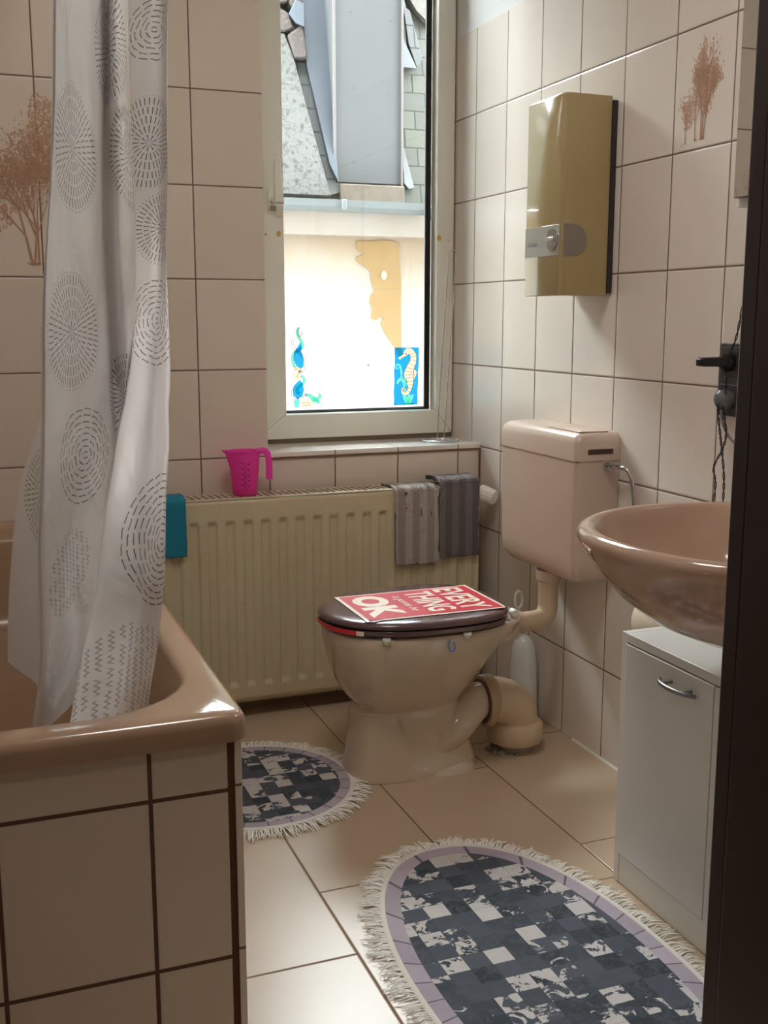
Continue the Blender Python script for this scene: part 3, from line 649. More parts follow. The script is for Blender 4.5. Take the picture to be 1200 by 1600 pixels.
#@@BEGIN
CURTAIN_FOLDS = [
    ([-1.2773, -1.3032, -1.3192, -1.3346, -1.4128, -1.4459, -1.4564], [-1.02, -1.02, -1.02, -1.02, -1.08, -1.12, -1.15]),   # back edge
    ([-1.2869, -1.3195, -1.3409, -1.3616, -1.396, -1.4102, -1.4136], [-1.25, -1.25, -1.25, -1.25, -1.3, -1.34, -1.35]),   # behind A
    ([-1.3315, -1.3586, -1.3829, -1.4015, -1.4131, -1.4251, -1.4394], [-1.57, -1.57, -1.57, -1.57, -1.56, -1.56, -1.52]),   # A left
    ([-1.2896, -1.3157, -1.3369, -1.3466, -1.3459, -1.3603, -1.3933], [-1.4, -1.4, -1.39, -1.38, -1.36, -1.38, -1.45]),   # A mid
    ([-1.2381, -1.2604, -1.2706, -1.2729, -1.2662, -1.2859, -1.3546], [-1.19, -1.19, -1.18, -1.17, -1.16, -1.22, -1.36]),   # A right
    ([-1.2244, -1.2463, -1.2562, -1.2538, -1.25, -1.2673, -1.3383], [-1.14, -1.14, -1.13, -1.12, -1.12, -1.16, -1.3]),   # pleat in
    ([-1.2129, -1.2369, -1.2398, -1.2392, -1.2467, -1.2662, -1.3322], [-1.2, -1.2, -1.18, -1.17, -1.16, -1.2, -1.3]),   # pleat 2
    ([-1.1853, -1.2068, -1.2022, -1.2161, -1.2367, -1.2619, -1.3327], [-1.1, -1.1, -1.08, -1.1, -1.12, -1.2, -1.34]),   # B right
]
CURTAIN_FOLDS_B = [
    ([-1.1396, -1.159, -1.167, -1.2004, -1.2838, -1.3347, -1.3764], [-0.78, -0.78, -0.8, -1.04, -1.34, -1.44, -1.52]),   # C inner
    ([-1.1447, -1.1664, -1.1757, -1.2252, -1.3095, -1.356, -1.399], [-0.84, -0.84, -0.86, -1.14, -1.42, -1.5, -1.575]),   # C left
    ([-1.1183, -1.1386, -1.1523, -1.2007, -1.2696, -1.3018, -1.3402], [-0.9, -0.9, -0.92, -1.17, -1.43, -1.5, -1.56]),   # C mid
    ([-1.1012, -1.1206, -1.1341, -1.1923, -1.2518, -1.2803, -1.3108], [-0.92, -0.92, -0.94, -1.21, -1.46, -1.515, -1.54]),   # C mid 2
    ([-1.1029, -1.1207, -1.1351, -1.1786, -1.2274, -1.252, -1.2753], [-1.0, -1.0, -1.02, -1.24, -1.46, -1.5, -1.5]),   # C right
    ([-1.0966, -1.1147, -1.1281, -1.1695, -1.2196, -1.2454, -1.2719], [-0.92, -0.92, -0.94, -1.14, -1.36, -1.41, -1.43]),   # C tail
]
CURTAIN_CIRCLES = [(3.0, 1.372, .086, 'ray', .48), (3.0, 1.115, .086, 'ray', .48), (3.2, .925, .078, 'ring', .48), (2.75, .765, .060, 'text', .5),
    (5.3, 1.56, .085, 'ray', .8), (6.75, 1.40, .085, 'ray', .9), (5.9, 1.00, .075, 'ray', .8), (.9, .86, .075, 'ray', .5), (.5, 1.02, .06, 'ray', .6)]
CURTAIN_CIRCLES_B = [(2.0, 1.46, .085, 'ray', .8), (3.2, 1.30, .07, 'ray', .8), (2.8, 1.13, .08, 'ring', .8), (3.7, .815, .095, 'ring', 1.0), (2.7, .62, .080, 'text', .9), (2.4, 1.66, .06, 'ring', .7)]
#@@END
curtain()

# ------------------------------------------------------------------ radiator and what lies on it
def radiator():
    t = thing('radiator', (-.55, -.07, .05), 'yellowed panel radiator with vertical ribs under the window', 'radiator')
    x0, x1, z0, z1 = -1.135, -.062, .055, .640; yf, yb = -.128, -.028
    # front panel with pressed channels
    def yy(x, z):
        u = (x-x0-.03)/.0505; f = u-math.floor(u); s = 0
        if 0.4 < u < 20.6:
            k = min(1, max(0, (.5-abs(f-.5)-.20)/.10)); s = k*k*(3-2*k)
        e = min(1, max(0, (z-.095)/.02))*min(1, max(0, (.585-z)/.02)); e = e*e*(3-2*e)
        lip = 0
        return yf+.008*s*e
    nx, nzz = 430, 44; zs = [z0+(z1-z0)*j/nzz for j in range(nzz+1)]
    zs = sorted(set([round(z, 4) for z in zs]+[.095, .1, .105, .11, .115, .565, .57, .575, .58, .585]))
    b = MB(); vs = [(x0+(x1-x0)*i/nx, yy(x0+(x1-x0)*i/nx, z), z) for i in range(nx+1) for z in zs]; nj = len(zs)
    b.add(vs, [(i*nj+j, (i+1)*nj+j, (i+1)*nj+j+1, i*nj+j+1) for i in range(nx) for j in range(nj-1)])
    b.build('front_panel', M_rad, t, smooth='full', fix=False, solid=.002)
    b = MB(); b.box((x0, x1), (yf-.001, yf+.008), (z1-.004, z1+.003)); b.box((x0, x1), (yf, yf+.006), (z0-.003, z0+.004)); b.box((x1-.003, x1+.001), (yf+.002, yb-.01), (z0+.03, z1-.002)); b.box((x0, x1), (yb-.02, yb-.012), (z0+.02, z1-.01))
    b.build('back_panel', M_rad, t, bevel=.0015)
    b = MB(); b.box((x0, x1), (yf+.006, yf+.016), (z1-.001, z1+.003)); b.box((x0, x1), (yb-.012, yb), (z1-.001, z1+.003))
    k = 0; x = x0
    while x < x1-.008:
        b.add([(x, yf+.016, z1+.003), (x+.009, yf+.016, z1+.003), (x+.003, yb-.012, z1+.003), (x-.006 if x > x0+.01 else x, yb-.012, z1+.003), (x, yf+.016, z1-.001), (x+.009, yf+.016, z1-.001), (x+.003, yb-.012, z1-.001), (x-.006 if x > x0+.01 else x, yb-.012, z1-.001)],
              [(0, 1, 2, 3), (4, 7, 6, 5), (0, 4, 5, 1), (1, 5, 6, 2), (2, 6, 7, 3), (3, 7, 4, 0)]); x += .0195
    b.build('top_grille', plain('chipped_cream_enamel', (198, 184, 162), .45, var=.15, scale=40), t)
    b = MB()
    for zz in (.10, .60): b.tube([(x0+.01, -.078, zz), (x1-.004, -.078, zz)], .014, 10)
    b.build('header_pipe', M_rad, t, smooth=True)
    # thermostat head
    c = (-.044, -.118, .610); v = Vector((.38, -.60, -.16)).normalized()
    q = Vector((0, 0, 1)).rotation_difference(v)
    k = MB()
    for i, (r, h) in enumerate([(.014, -.03), (.018, -.01), (.0225, -.004), (.0225, .012), (.0215, .03), (.018, .036), (.0, .037)]): pass
    rings = []
    for r, h in [(.012, -.030), (.018, -.014), (.0262, -.010), (.0262, .004), (.0240, .034), (.020, .040)]:
        g = []
        for j in range(48):
            a = 2*PI*j/48; rr = r*(1+(.035*(1 if (j//2) % 2 else -1) if -.007 < h < .032 else 0)); g.append(Vector(c)+q @ Vector((rr*math.cos(a), rr*math.sin(a), h)))
        rings.append(g)
    k.loft(rings); hd = k.build('thermostat_knob', M_white, t, smooth=30)
    b = MB(); b.tube(bez([Vector(c)-v*.025, (-.066, -.092, .606), (-.071, -.078, .604)], 4), .011, 12); b.build('valve_body', M_satin, t, smooth=True)
    b = MB(); b.tube(bez([(-.05, -.075, .09), (-.035, -.075, .085), (-.025, -.06, .07), (-.025, -.05, .0005)], 6), .008, 10); b.build('supply_pipe', M_pipe, t, smooth=True)
    # wall brackets
    for bx_ in (-.95, -.25): b = MB(); b.box((bx_-.015, bx_+.015), (-.05, -.0005), (.12, .58)); b.build('wall_bracket', M_rad, t)
radiator()

def terry(name, seed, col1, col2, stripe, ph):
    n = NT(name); p = n.xyz(n.objc()); u = n.m('ADD', n.m('DIVIDE', p[0], stripe), ph); f = n.m('FRACT', u)
    s = n.m('MULTIPLY', n.ss(f, .02, .12), n.m('SUBTRACT', 1, n.ss(f, .52, .62)))
    fl = n.noise(n.objc(), 70, 4, .7)
    c = n.mix(s, srgb(*col1), srgb(*col2)); c = n.mix(n.m('MULTIPLY', fl, .5), c, srgb(*[x*.66 for x in col1]))
    n.set(c, 1.0, Sheen_Weight=.4); n.bump(n.noise(n.objc(), 260, 3, .7), 1, .004); return n.mat
def draped(xa, xb, zlow, ztop, mat, label, name, skew=0, th=.011, yback=-.035, group=None, cat='cloth', ripple=.003, seed=1, stripe=.0, wid_low=0, fuzz=.005):
    t = thing(name, ((xa+xb)/2, -.1, ztop), label, cat, group)
    path = bez([(yback, ztop-.003), (-.075, ztop+.001), (-.118, ztop), (-.1375, ztop-.008), (-.141, ztop-.03), (-.142, (ztop+zlow)/2), (-.143, zlow)] and [(yback, ztop-.003, 0), (-.075, ztop+.001, 0), (-.118, ztop, 0), (-.1375, ztop-.009, 0), (-.1415, ztop-.03, 0), (-.142, (ztop+zlow)/2, 0), (-.143, zlow, 0)], 9)
    N = len(path); nx = 56; b = MB()
    def P(i, j, side):
        x = xa+(xb-xa)*i/nx; q = path[j]; tg = (path[min(j+1, N-1)]-path[max(j-1, 0)]).normalized(); nn = Vector((tg.y, -tg.x, 0))*-1
        x += skew*(j/N) + wid_low*(j/N)*(i/nx-.5)
        st = 0
        if stripe:
            f = ((x-t.location.x)/stripe) % 1.0; st = .0035*(1 if .08 < f < .55 else -.4)
        rip = ripple*math.sin(x*130+seed)*min(1, j/N*1.6)
        nz_ = fuzz*noise.noise(Vector((x*90, q.x*90, q.y*90+seed)))
        edge = min(1, min(i, nx-i)/3)*min(1, (N-1-j+.6)/2); e = math.sqrt(max(0, 1-(1-edge)**2))
        off = (th*e+st*e+nz_+rip if side else .001)
        xx = x+fuzz*.8*noise.noise(Vector((i*.9, q.y*70, seed+5)))
        zz = q.y+(fuzz*1.3*noise.noise(Vector((x*140, 3, seed))) if j > N-4 else 0)
        return (xx, q.x-abs(nn.x)*0+nn.x*off*(1 if True else 0), zz+nn.y*off)
    vs = [P(i, j, 1) for i in range(nx+1) for j in range(N)]+[P(i, j, 0) for i in range(nx+1) for j in range(N)]
    k = (nx+1)*N; fs = []
    for i in range(nx):
        for j in range(N-1):
            a = i*N+j; fs += [(a, a+N, a+N+1, a+1), (k+a, k+a+1, k+a+N+1, k+a+N)]
    for i in range(nx): fs += [(i*N, k+i*N, k+i*N+N, i*N+N), (i*N+N-1, i*N+2*N-1, k+i*N+2*N-1, k+i*N+N-1)]
    for j in range(N-1): fs += [(j, j+1, k+j+1, k+j), (nx*N+j, k+nx*N+j, k+nx*N+j+1, nx*N+j+1)]
    b.add(vs, fs); return t, b.build('cloth', mat, t, smooth='full')
draped(-.345, -.209, .414, .650, terry('pale_grey_terry', 1, (196, 188, 182), (168, 152, 142), .046, .25), 'pale grey striped terry washcloth hanging over the radiator, the lighter of the two', 'washcloth', skew=.008, group='striped washcloths on the radiator', stripe=.046, seed=1, ripple=.0015)
draped(-.201, -.068, .428, .668, terry('dark_grey_terry', 2, (128, 118, 120), (98, 88, 92), .044, .1), 'dark grey striped terry washcloth hanging over the radiator end, the darker of the two', 'washcloth', group='striped washcloths on the radiator', th=.014, stripe=.044, seed=4, wid_low=-.004, ripple=.0015)
draped(-1.10, -.952, .492, .655, plain('teal_microfibre', (30, 128, 158), .9, var=.1, scale=60, bump=.4), 'teal blue cloth draped over the left end of the radiator', 'cleaning_cloth', th=.010, ripple=.001, seed=2, fuzz=.001)

def jug():
    c = (-.772, -.080, .6432)
    t = thing('measuring_jug', c, 'pink translucent plastic measuring jug standing on the radiator', 'jug')
    n = NT('pink_translucent_plastic'); n.set(n.mix(n.noise(n.objc(), 20, 2), srgb(250, 105, 208), srgb(246, 90, 200)), .25)
    tl = n.n('ShaderNodeBsdfTranslucent'); tl.inputs[0].default_value = srgb(255, 140, 225); mx = n.n('ShaderNodeMixShader'); mx.inputs[0].default_value = .6
    n.link(n.bsdf.outputs[0], mx.inputs[1]); n.link(tl.outputs[0], mx.inputs[2]); n.link(mx.outputs[0], n.out.inputs[0]); mp = n.mat
    prof = [(.0, .001), (.028, .001), (.0335, .006), (.0355, .03), (.0395, .07), (.0420, .100), (.0428, .110), (.0437, .124), (.0455, .1265), (.0435, .127), (.041, .122), (.0375, .07), (.034, .03), (.031, .008), (.0, .006)]
    nn = 48; rings = []
    for r, h in prof:
        g = []
        for k in range(nn):
            a = 2*PI*k/nn; s = max(0, math.cos(a-PI))**14*max(0, (h-.105)/.022)**1.5 if h > .105 else 0
            g.append((c[0]+(r+s*.022)*math.cos(a), c[1]+(r+s*.004)*math.sin(a), c[2]+h+s*.003))
        rings.append(g)
    b = MB(); b.loft(rings, cap0=False, cap1=False); b.build('body', mp, t, smooth=60)
    b = MB(); b.tube(bez([(c[0]+.036, c[1], c[2]+.121), (c[0]+.052, c[1], c[2]+.124), (c[0]+.064, c[1], c[2]+.119), (c[0]+.070, c[1], c[2]+.103), (c[0]+.0715, c[1], c[2]+.07), (c[0]+.071, c[1], c[2]+.042)], 6), .0062, 10, flat=1.5); b.build('handle', mp, t, smooth=True)
    b = MB(); d = Vector((-.24, -.97, 0)).normalized(); sd = Vector((d.y, -d.x, 0))*-1
    def mark(s0, s1, h, w):
        def q(s_, hh):
            r = .0335+(hh/.127)*.0102+.0006; a = s_/r; v = d*math.cos(a)+sd*math.sin(a); return (c[0]+v.x*r, c[1]+v.y*r, c[2]+hh)
        b.add([q(s0, h-w), q(s1, h-w), q(s1, h+w), q(s0, h+w)], [(0, 1, 2, 3)])
    mark(-.001, -.0003, .06, .042)
    for i in range(13): mark(-.001, .005 if i % 3 else .009, .02+i*.0062, .0006)
    for i in range(5): mark(.010, .0145, .03+i*.0155, .0016); mark(-.009, -.004, .034+i*.0155, .0014)
    b.build('printed_scale', plain('dark_print', (96, 16, 96), .5), t, fix=False)
jug()

# ------------------------------------------------------------------ wire holder on the sill
def wire_holder():
    c = (-.098, .083, .7502)
    t = thing('paper_roll_stand', c, 'tall empty wire stand for a paper roll on the window sill', 'stand')
    m = plain('grey_white_wire', (200, 200, 198), .25, .7)
    b = MB(); b.tube([(c[0]+.058*math.cos(a*PI/20), c[1]+.052*math.sin(a*PI/20), c[2]+.004) for a in range(40)], .0026, 8, closed=True)
    b.tube([(c[0]+.040*math.cos(a*PI/20), c[1]+.036*math.sin(a*PI/20), c[2]+.004) for a in range(40)], .002, 8, closed=True)
    b.tube([(c[0]-.057, c[1], c[2]+.004), (c[0]+.057, c[1], c[2]+.004)], .002, 8); b.build('base_ring', m, t, smooth=True)
    w = .0125
    lean = .030
    pts = [(c[0]-w, c[1], c[2]+.004), (c[0]-w+lean*.5, c[1]-.005, c[2]+.3), (c[0]-w+lean, c[1]-.01, c[2]+.575)]+[(c[0]+lean-w*math.cos(k*PI/8)*1.0, c[1]-.01, c[2]+.578+w*math.sin(k*PI/8)) for k in range(1, 8)]+[(c[0]+w+lean, c[1]-.01, c[2]+.575), (c[0]+w+lean*.5, c[1]-.005, c[2]+.3), (c[0]+w*.9, c[1], c[2]+.004)]
    b = MB(); b.tube(pts, .0019, 8); b.build('wire_loop', m, t, smooth=True)
wire_holder()

# ------------------------------------------------------------------ toilet
def toilet():
    cy = -.595
    t = thing('toilet', (-.48, cy, 0), 'beige floor-standing toilet with closed dark lid, in front of the radiator', 'toilet')
    def ring(z, xf, xb, b, e=2.2): cx = xf+(xb-xf)*.45; return selp(cx, cy, cx-xf, xb-cx, b, z, 48, e)
    secs = [(0, -.655, -.305, .098, 2.8), (.012, -.655, -.305, .098, 2.8), (.025, -.648, -.308, .094, 2.8), (.09, -.640, -.330, .084, 2.7), (.15, -.634, -.350, .086, 2.6), (.168, -.632, -.352, .088, 2.5),
            (.176, -.622, -.350, .082, 2.4), (.19, -.632, -.340, .094, 2.3), (.215, -.655, -.322, .118, 2.2), (.25, -.676, -.300, .142, 2.2), (.29, -.690, -.272, .160, 2.2), (.33, -.699, -.238, .172, 2.2), (.36, -.704, -.205, .177, 2.3), (.382, -.706, -.190, .178, 2.3), (.388, -.701, -.195, .173, 2.3)]
    b = MB(); b.loft([ring(*s) for s in secs]); bowl = b.build('bowl', M_cer, t, smooth=50)
    # swept trap on the side of the pedestal
    b = MB(); b.tube(bez([(-.455, cy-.045, .030), (-.425, cy-.055, .062), (-.385, cy-.050, .095), (-.345, cy-.035, .128), (-.305, cy-.018, .150), (-.262, cy-.010, .150), (-.225, cy-.008, .146)], 6), [.022+.027*min(1, i/15) for i in range(37)], 24); b.build('trap', M_cer, t, smooth=True)
    # foot flange and spout shelf
    b = MB(); b.loft([selp(-.40, cy, .10, .085, .105, .0, 40, 3), selp(-.40, cy, .10, .08, .10, .014, 40, 3), selp(-.40, cy, .09, .07, .07, .03, 40, 3)]); b.build('foot', M_cer, t, smooth=50)
    def ell(x, w, h, zc, n=28, e=2.6):
        o = []
        for k in range(n):
            q = 2*PI*k/n; c_, s_ = math.cos(q), math.sin(q); o.append((x, cy+w*abs(c_)**(2/e)*(1 if c_ > 0 else -1), zc+h*abs(s_)**(2/e)*(1 if s_ > 0 else -1)))
        return o
    b = MB(); b.loft([ell(-.36, .145, .036, .352), ell(-.30, .128, .036, .352), ell(-.25, .108, .035, .353), ell(-.215, .082, .034, .352), ell(-.192, .052, .032, .350, e=2.2), ell(-.180, .036, .030, .348, e=2), ell(-.165, .033, .030, .346, e=2)]); b.build('rear_shelf', M_cer, t, smooth=60)
    # moulded skirt on the front of the pedestal
    rs = []
    for z, xf_, xl, bb_ in ((.001, -.657, -.498, .1005), (.06, -.648, -.515, .0925), (.12, -.641, -.532, .0885), (.158, -.638, -.545, .0885), (.166, -.634, -.548, .086)):
        cx_ = xf_+(-.31-xf_)*.45; rs.append([(min(x, xl), y, z_) for x, y, z_ in selp(cx_, cy, cx_-xf_, -.31-cx_, bb_+.002, z, 64, 2.75)])
    b = MB(); b.loft(rs); b.build('pedestal_skirt', M_cer, t, smooth=35)
    for s in (-1,):
        b = MB(); b.lathe([(.007, 0), (.007, .006), (.004, .010)], (-.475, cy-.088, .018), 12); b.build('floor_screw_cap', M_white, t, smooth=True)
    # seat and lid
    M_seat = plain('dark_mauve_wood', (92, 66, 66), .2, var=.12, scale=60, coat=.5)
    xf, xb = -.716, -.246
    def egg(inset, z): cx = -.46; return selp(cx, cy, cx-xf-inset, xb-cx-inset, .187-inset, z, 64, 2.2, 3.1)
    b = MB(); rs = [egg(.010, .3935), egg(.003, .397), egg(.001, .402), egg(.004, .408)]
    b.loft(rs); b.build('seat', M_seat, t, smooth=60)
    # red printed end of the seat showing under the lid
    M_red = plain('red_print', (206, 44, 60), .3, var=.05); M_cream = plain('cream_print', (240, 222, 206), .35, var=.03)
    def arc(z0, z1, a0, a1, ins, k=18):
        o = []
        for i in range(k+1):
            a = a0+(a1-a0)*i/k; cx = -.46; e = 2.2; c_, s_ = math.cos(a), math.sin(a)
            u = abs(c_)**(2/e)*(1 if c_ > 0 else -1); v = abs(s_)**(2/e)*(1 if s_ > 0 else -1)
            o.append((cx+u*((xb-cx) if c_ > 0 else (cx-xf))+ins*c_, cy+v*.187+ins*s_))
        return o
    def band(a0, a1, mat, name, ins):
        pts = arc(0, 0, a0, a1, ins); b = MB(); n = len(pts); b.add([(x, y, .3965) for x, y in pts]+[(x, y, .4075) for x, y in pts], [(i, i+1, n+i+1, n+i) for i in range(n-1)]); b.build(name, mat, t, fix=False, smooth=True)
    band(PI*.93, PI*1.21, M_red, 'seat_print', .0006); band(PI*1.21, PI*1.24, M_cream, 'seat_print', .0008)
    b = MB(); b.loft([egg(.010, .4095), egg(.002, .4125), egg(0, .417), egg(.001, .421), egg(.006, .4255), egg(.016, .4285), egg(.04, .4300), egg(.11, .4308)]); lid = b.build('lid', M_seat, t, smooth=60)
    # sign printed on the lid, read from the front of the toilet
    zt = .4318
    def clipd(x, y): return x, y
    def sheet(name, x0, x1, y0, y1, mat, z):
        # corners on the right side follow the lid outline
        nx, ny = 20, 12; b = MB(); vs = []
        for i in range(nx+1):
            for j in range(ny+1):
                x = x0+(x1-x0)*i/nx; e_ = 2.2 if x < -.46 else 3.1; w = .187*max(0, 1-(abs((x+.46)/((.256 if x < -.46 else .214)))**e_))**(1/e_)-.010
                y = max(cy-w, min(cy+w, y0+(y1-y0)*j/ny)); vs.append((x, y, z-(.0022 if (abs(y-cy) > w-.006) else 0)))
        b.add(vs, [(i*(ny+1)+j, (i+1)*(ny+1)+j, (i+1)*(ny+1)+j+1, i*(ny+1)+j+1) for i in range(nx) for j in range(ny)]); return b.build(name, mat, lid, fix=False)
    sheet('sign_border', -.645, -.276, cy-.135, cy+.110, M_cream, zt); sheet('sign_panel', -.636, -.284, cy-.127, cy+.102, M_red, zt+.0006)
    def put(txt, x0, x1, y0, y1, off=.0, shear=0, mat=M_cream, z=.0013, name='sign_lettering', ser=False):
        vv, ff = text_mesh(txt, off, shear); b = MB(); b.add([(x0+v*(x1-x0), y1-u*(y1-y0), zt+z) for u, v in vv], ff); b.build(name, mat, lid, fix=False)
    put('EVERY', -.384, -.308, cy-.118, cy+.092, .028); put('THING', -.470, -.396, cy-.108, cy+.084, .028)
    put('is gonna be', -.513, -.485, cy-.085, cy+.065, .008, .35)
    put('OK', -.620, -.528, cy-.112, cy+.086, .055)
    # rubber buffers, hinge
    for x, y in ((-.605, cy-.158), (-.405, cy-.178)):
        b = MB(); b.lathe([(.010, 0), (.011, -.005), (.005, -.015)], (x, y, .3935), 14); b.build('buffer', M_white, t, smooth=True)
    for y in (cy-.085, cy+.085):
        b = MB(); b.lathe([(.008, -.012), (.010, -.010), (.010, .010), (.008, .012)], (-.232, y, .401), 18, 'y'); b.lathe([(.008, 0), (.008, .012)], (-.232, y, .388), 14); b.build('hinge', M_white, t, smooth=40)
    # blue freshener hook over the rim
    b = MB(); b.tube(bez([(-.452, cy-.180, .380), (-.456, cy-.183, .368), (-.454, cy-.184, .356), (-.446, cy-.185, .352), (-.440, cy-.184, .360), (-.443, cy-.183, .374)], 5), .0017, 8)
    tag(b.build('rim_hook', plain('blue_plastic', (60, 120, 190), .4), None, smooth=True), 'small blue plastic loop hooked under the toilet rim', 'hook')
    # drain elbow
    dp = thing('drain_pipe', (-.185, cy, 0), 'beige plastic drain elbow behind the toilet going into the floor', 'pipe')
    ex = -.176
    path = bez([(-.262, cy-.01, .148), (-.235, cy-.008, .146), (-.205, cy-.006, .134), (-.184, cy-.003, .110), (ex, cy, .085), (ex, cy, .055)], 6)
    b = MB(); b.tube(path, [.066, .064, .060, .059]+[.060]*(len(path)-4), 28); b.build('elbow', M_pipe, dp, smooth=True)
    b = MB(); b.tube([(-.282, cy-.012, .150), (-.276, cy-.012, .150), (-.262, cy-.011, .148), (-.256, cy-.011, .1475)], [.064, .068, .069, .066], 28); b.build('rubber_collar', plain('tan_rubber', (178, 150, 122), .5), dp, smooth=60)
    b = MB(); b.tube([(-.286, cy-.012, .150), (-.2815, cy-.012, .150)], [.058, .060], 28); b.build('seal', plain('brown_rubber_seal', (92, 58, 48), .6), dp, smooth=60)
    b = MB(); b.lathe([(.062, .084), (.068, .080), (.074, .072), (.074, .034), (.070, .026), (.05, .024)], (ex, cy, 0), 40); b.build('socket_ring', M_pipe, dp, smooth=40)
    b = MB(); b.lathe([(.046, .03), (.046, .001)], (ex, cy, 0), 32); b.build('floor_stub', plain('grey_pipe', (160, 148, 132), .5), dp, smooth=40)
    # dusty mortar and rag at the foot of the pipe
    b = MB(); rr = random.Random(5)
    for k in range(14):
        a = rr.uniform(PI*.7, PI*1.5); r0 = rr.uniform(.050, .075); x, y = ex+r0*math.cos(a), cy+r0*math.sin(a)*.8; s = rr.uniform(.006, .012)
        g = []
        for h, q_ in ((0, 1), (.5, .9), (1, .4)): g.append([(x+s*q_*math.cos(j*PI/4)*(1+.3*rr.random()), y+s*q_*math.sin(j*PI/4)*(1+.3*rr.random()), .0005+h*s) for j in range(8)])
        b.loft(g)
    tag(b.build('crumbled_mortar', plain('crumbled_mortar', (136, 126, 118), .95, var=.4, scale=90), None, smooth=60), 'crumbled grey mortar around the foot of the drain pipe', 'mortar', kind='stuff')
toilet()

# ------------------------------------------------------------------ cistern
def cistern():
    t = thing('cistern', (-.06, -.577, .47), 'pinkish beige plastic toilet cistern mounted on the right wall', 'cistern')
    def ring(z, x0, y0, y1, r):
        out = []
        for cx, cy_, a0 in ((-.0015, y1, None), (x0+r, y1-r, PI/2), (x0+r, y0+r, PI), (-.0015, y0, None)):
            if a0 is None: out.append((cx, cy_, z)); continue
            for k in range(9): a = a0+PI/2*k/8; out.append((cx+r*math.cos(a), cy_+r*math.sin(a), z))
        return out
    x0, y0, y1 = -.122, -.779, -.375
    b = MB(); b.loft([ring(.478, x0+.035, y0+.05, y1-.05, .02), ring(.482, x0+.020, y0+.03, y1-.03, .02), ring(.492, x0+.010, y0+.014, y1-.014, .02), ring(.510, x0+.003, y0+.004, y1-.006, .02), ring(.54, x0+.001, y0+.002, y1-.003, .018), ring(.70, x0, y0, y1, .016), ring(.7905, x0, y0, y1, .016)])
    b.build('tank', M_cist, t, smooth=35)
    b = MB(); b.loft([ring(.7915, x0-.002, y0-.002, y1+.002, .018), ring(.835, x0-.001, y0-.001, y1+.001, .018), ring(.848, x0+.002, y0+.003, y1-.003, .02), ring(.856, x0+.010, y0+.011, y1-.011, .02), ring(.860, x0+.022, y0+.024, y1-.024, .02)])
    lid = b.build('tank_lid', M_cist, t, smooth=35)
    b = MB(); b.box((x0+.001, -.004), (y0+.001, y1-.001), (.7895, .7925)); b.build('seam', plain('pinkish_seam', (140, 108, 92), .6), t)
    # push plate with dark slot on the near end and flush pad on top
    b = MB(); b.loft([[(-.104, -.76, .8600), (-.02, -.76, .8600), (-.02, -.60, .8600), (-.104, -.60, .8600)], [(-.10, -.756, .8635), (-.024, -.756, .8635), (-.024, -.604, .8635), (-.10, -.604, .8635)]]); b.build('flush_plate', M_cist, lid, bevel=.003)
    b = MB(); b.box((-.092, -.022), (-.7822, -.7795), (.808, .820)); b.build('overflow_slot', plain('dark_brown_slot', (72, 52, 44), .7), lid)
    # flush bend down into the toilet
    b = MB(); b.lathe([(.034, .478), (.033, .452), (.027, .446)], (-.075, -.577, 0), 24); b.build('flush_pipe_nut', M_cist, t, smooth=40)
    b = MB(); b.tube(bez([(-.075, -.577, .455), (-.075, -.577, .39), (-.077, -.578, .372), (-.088, -.582, .353), (-.112, -.588, .346), (-.16, -.592, .3455), (-.186, -.594, .3455)], 6), .0265, 22)
    b.build('flush_pipe', M_pipe, t, smooth=True)
    # chrome water supply
    w = thing('supply_pipe', (-.02, -.86, .70), 'bent chrome water supply pipe between cistern and washbasin', 'pipe')
    b = MB(); b.lathe([(.012, -.012), (.012, 0)], (-.036, -.779, .778), 6, 'y'); b.lathe([(.008, -.02), (.008, -.012)], (-.036, -.779, .778), 16, 'y'); b.build('union_nut', M_chrome, w, smooth=30)
    b = MB(); b.lathe([(.0155, -.003), (.0155, 0)], (-.036, -.779, .778), 20, 'y'); b.build('plastic_washer', M_cist, w, smooth=30)
    b = MB(); b.tube(bez([(-.036, -.79, .778), (-.034, -.826, .780), (-.030, -.850, .779), (-.026, -.862, .768), (-.024, -.872, .745), (-.022, -.890, .66), (-.018, -.90, .60), (-.003, -.90, .585)], 6), .0052, 12); b.build('pipe', M_chrome, w, smooth=True)
cistern()

# ------------------------------------------------------------------ toilet brush set
def brush():
    c = (-.049, -.40, 0)
    t = thing('toilet_brush_set', c, 'white arched toilet brush holder on the floor behind the drain pipe', 'toilet brush')
    # tall arch-shaped shell, open at the front left
    rs = []
    for z, r in ((.0005, .044), (.02, .045), (.10, .043), (.165, .041), (.205, .036), (.23, .028), (.243, .016), (.247, .006)):
        rs.append([(c[0]+r*.95*math.cos(a*PI/14), c[1]+r*math.sin(a*PI/14), z) for a in range(28)])
    b = MB(); b.loft(rs); b.build('holder', plain('white_glossy_plastic', (224, 226, 222), .15, var=.02), t, smooth=50)
    b = MB(); b.tube([(c[0]-.018, c[1]+.002, .235), (c[0]-.020, c[1]+.002, .275), (c[0]-.019, c[1]+.002, .312), (c[0]-.018, c[1]+.002, .328)], [.007, .0115, .0085, .005], 14, flat=.7)
    b.tube([(c[0]-.018+.013*math.cos(k*PI/12)*.9, c[1]+.002, .350+.025*math.sin(k*PI/12)) for k in range(24)], .0048, 8, closed=True)
    b.build('brush_handle', M_white, t, smooth=True)
brush()

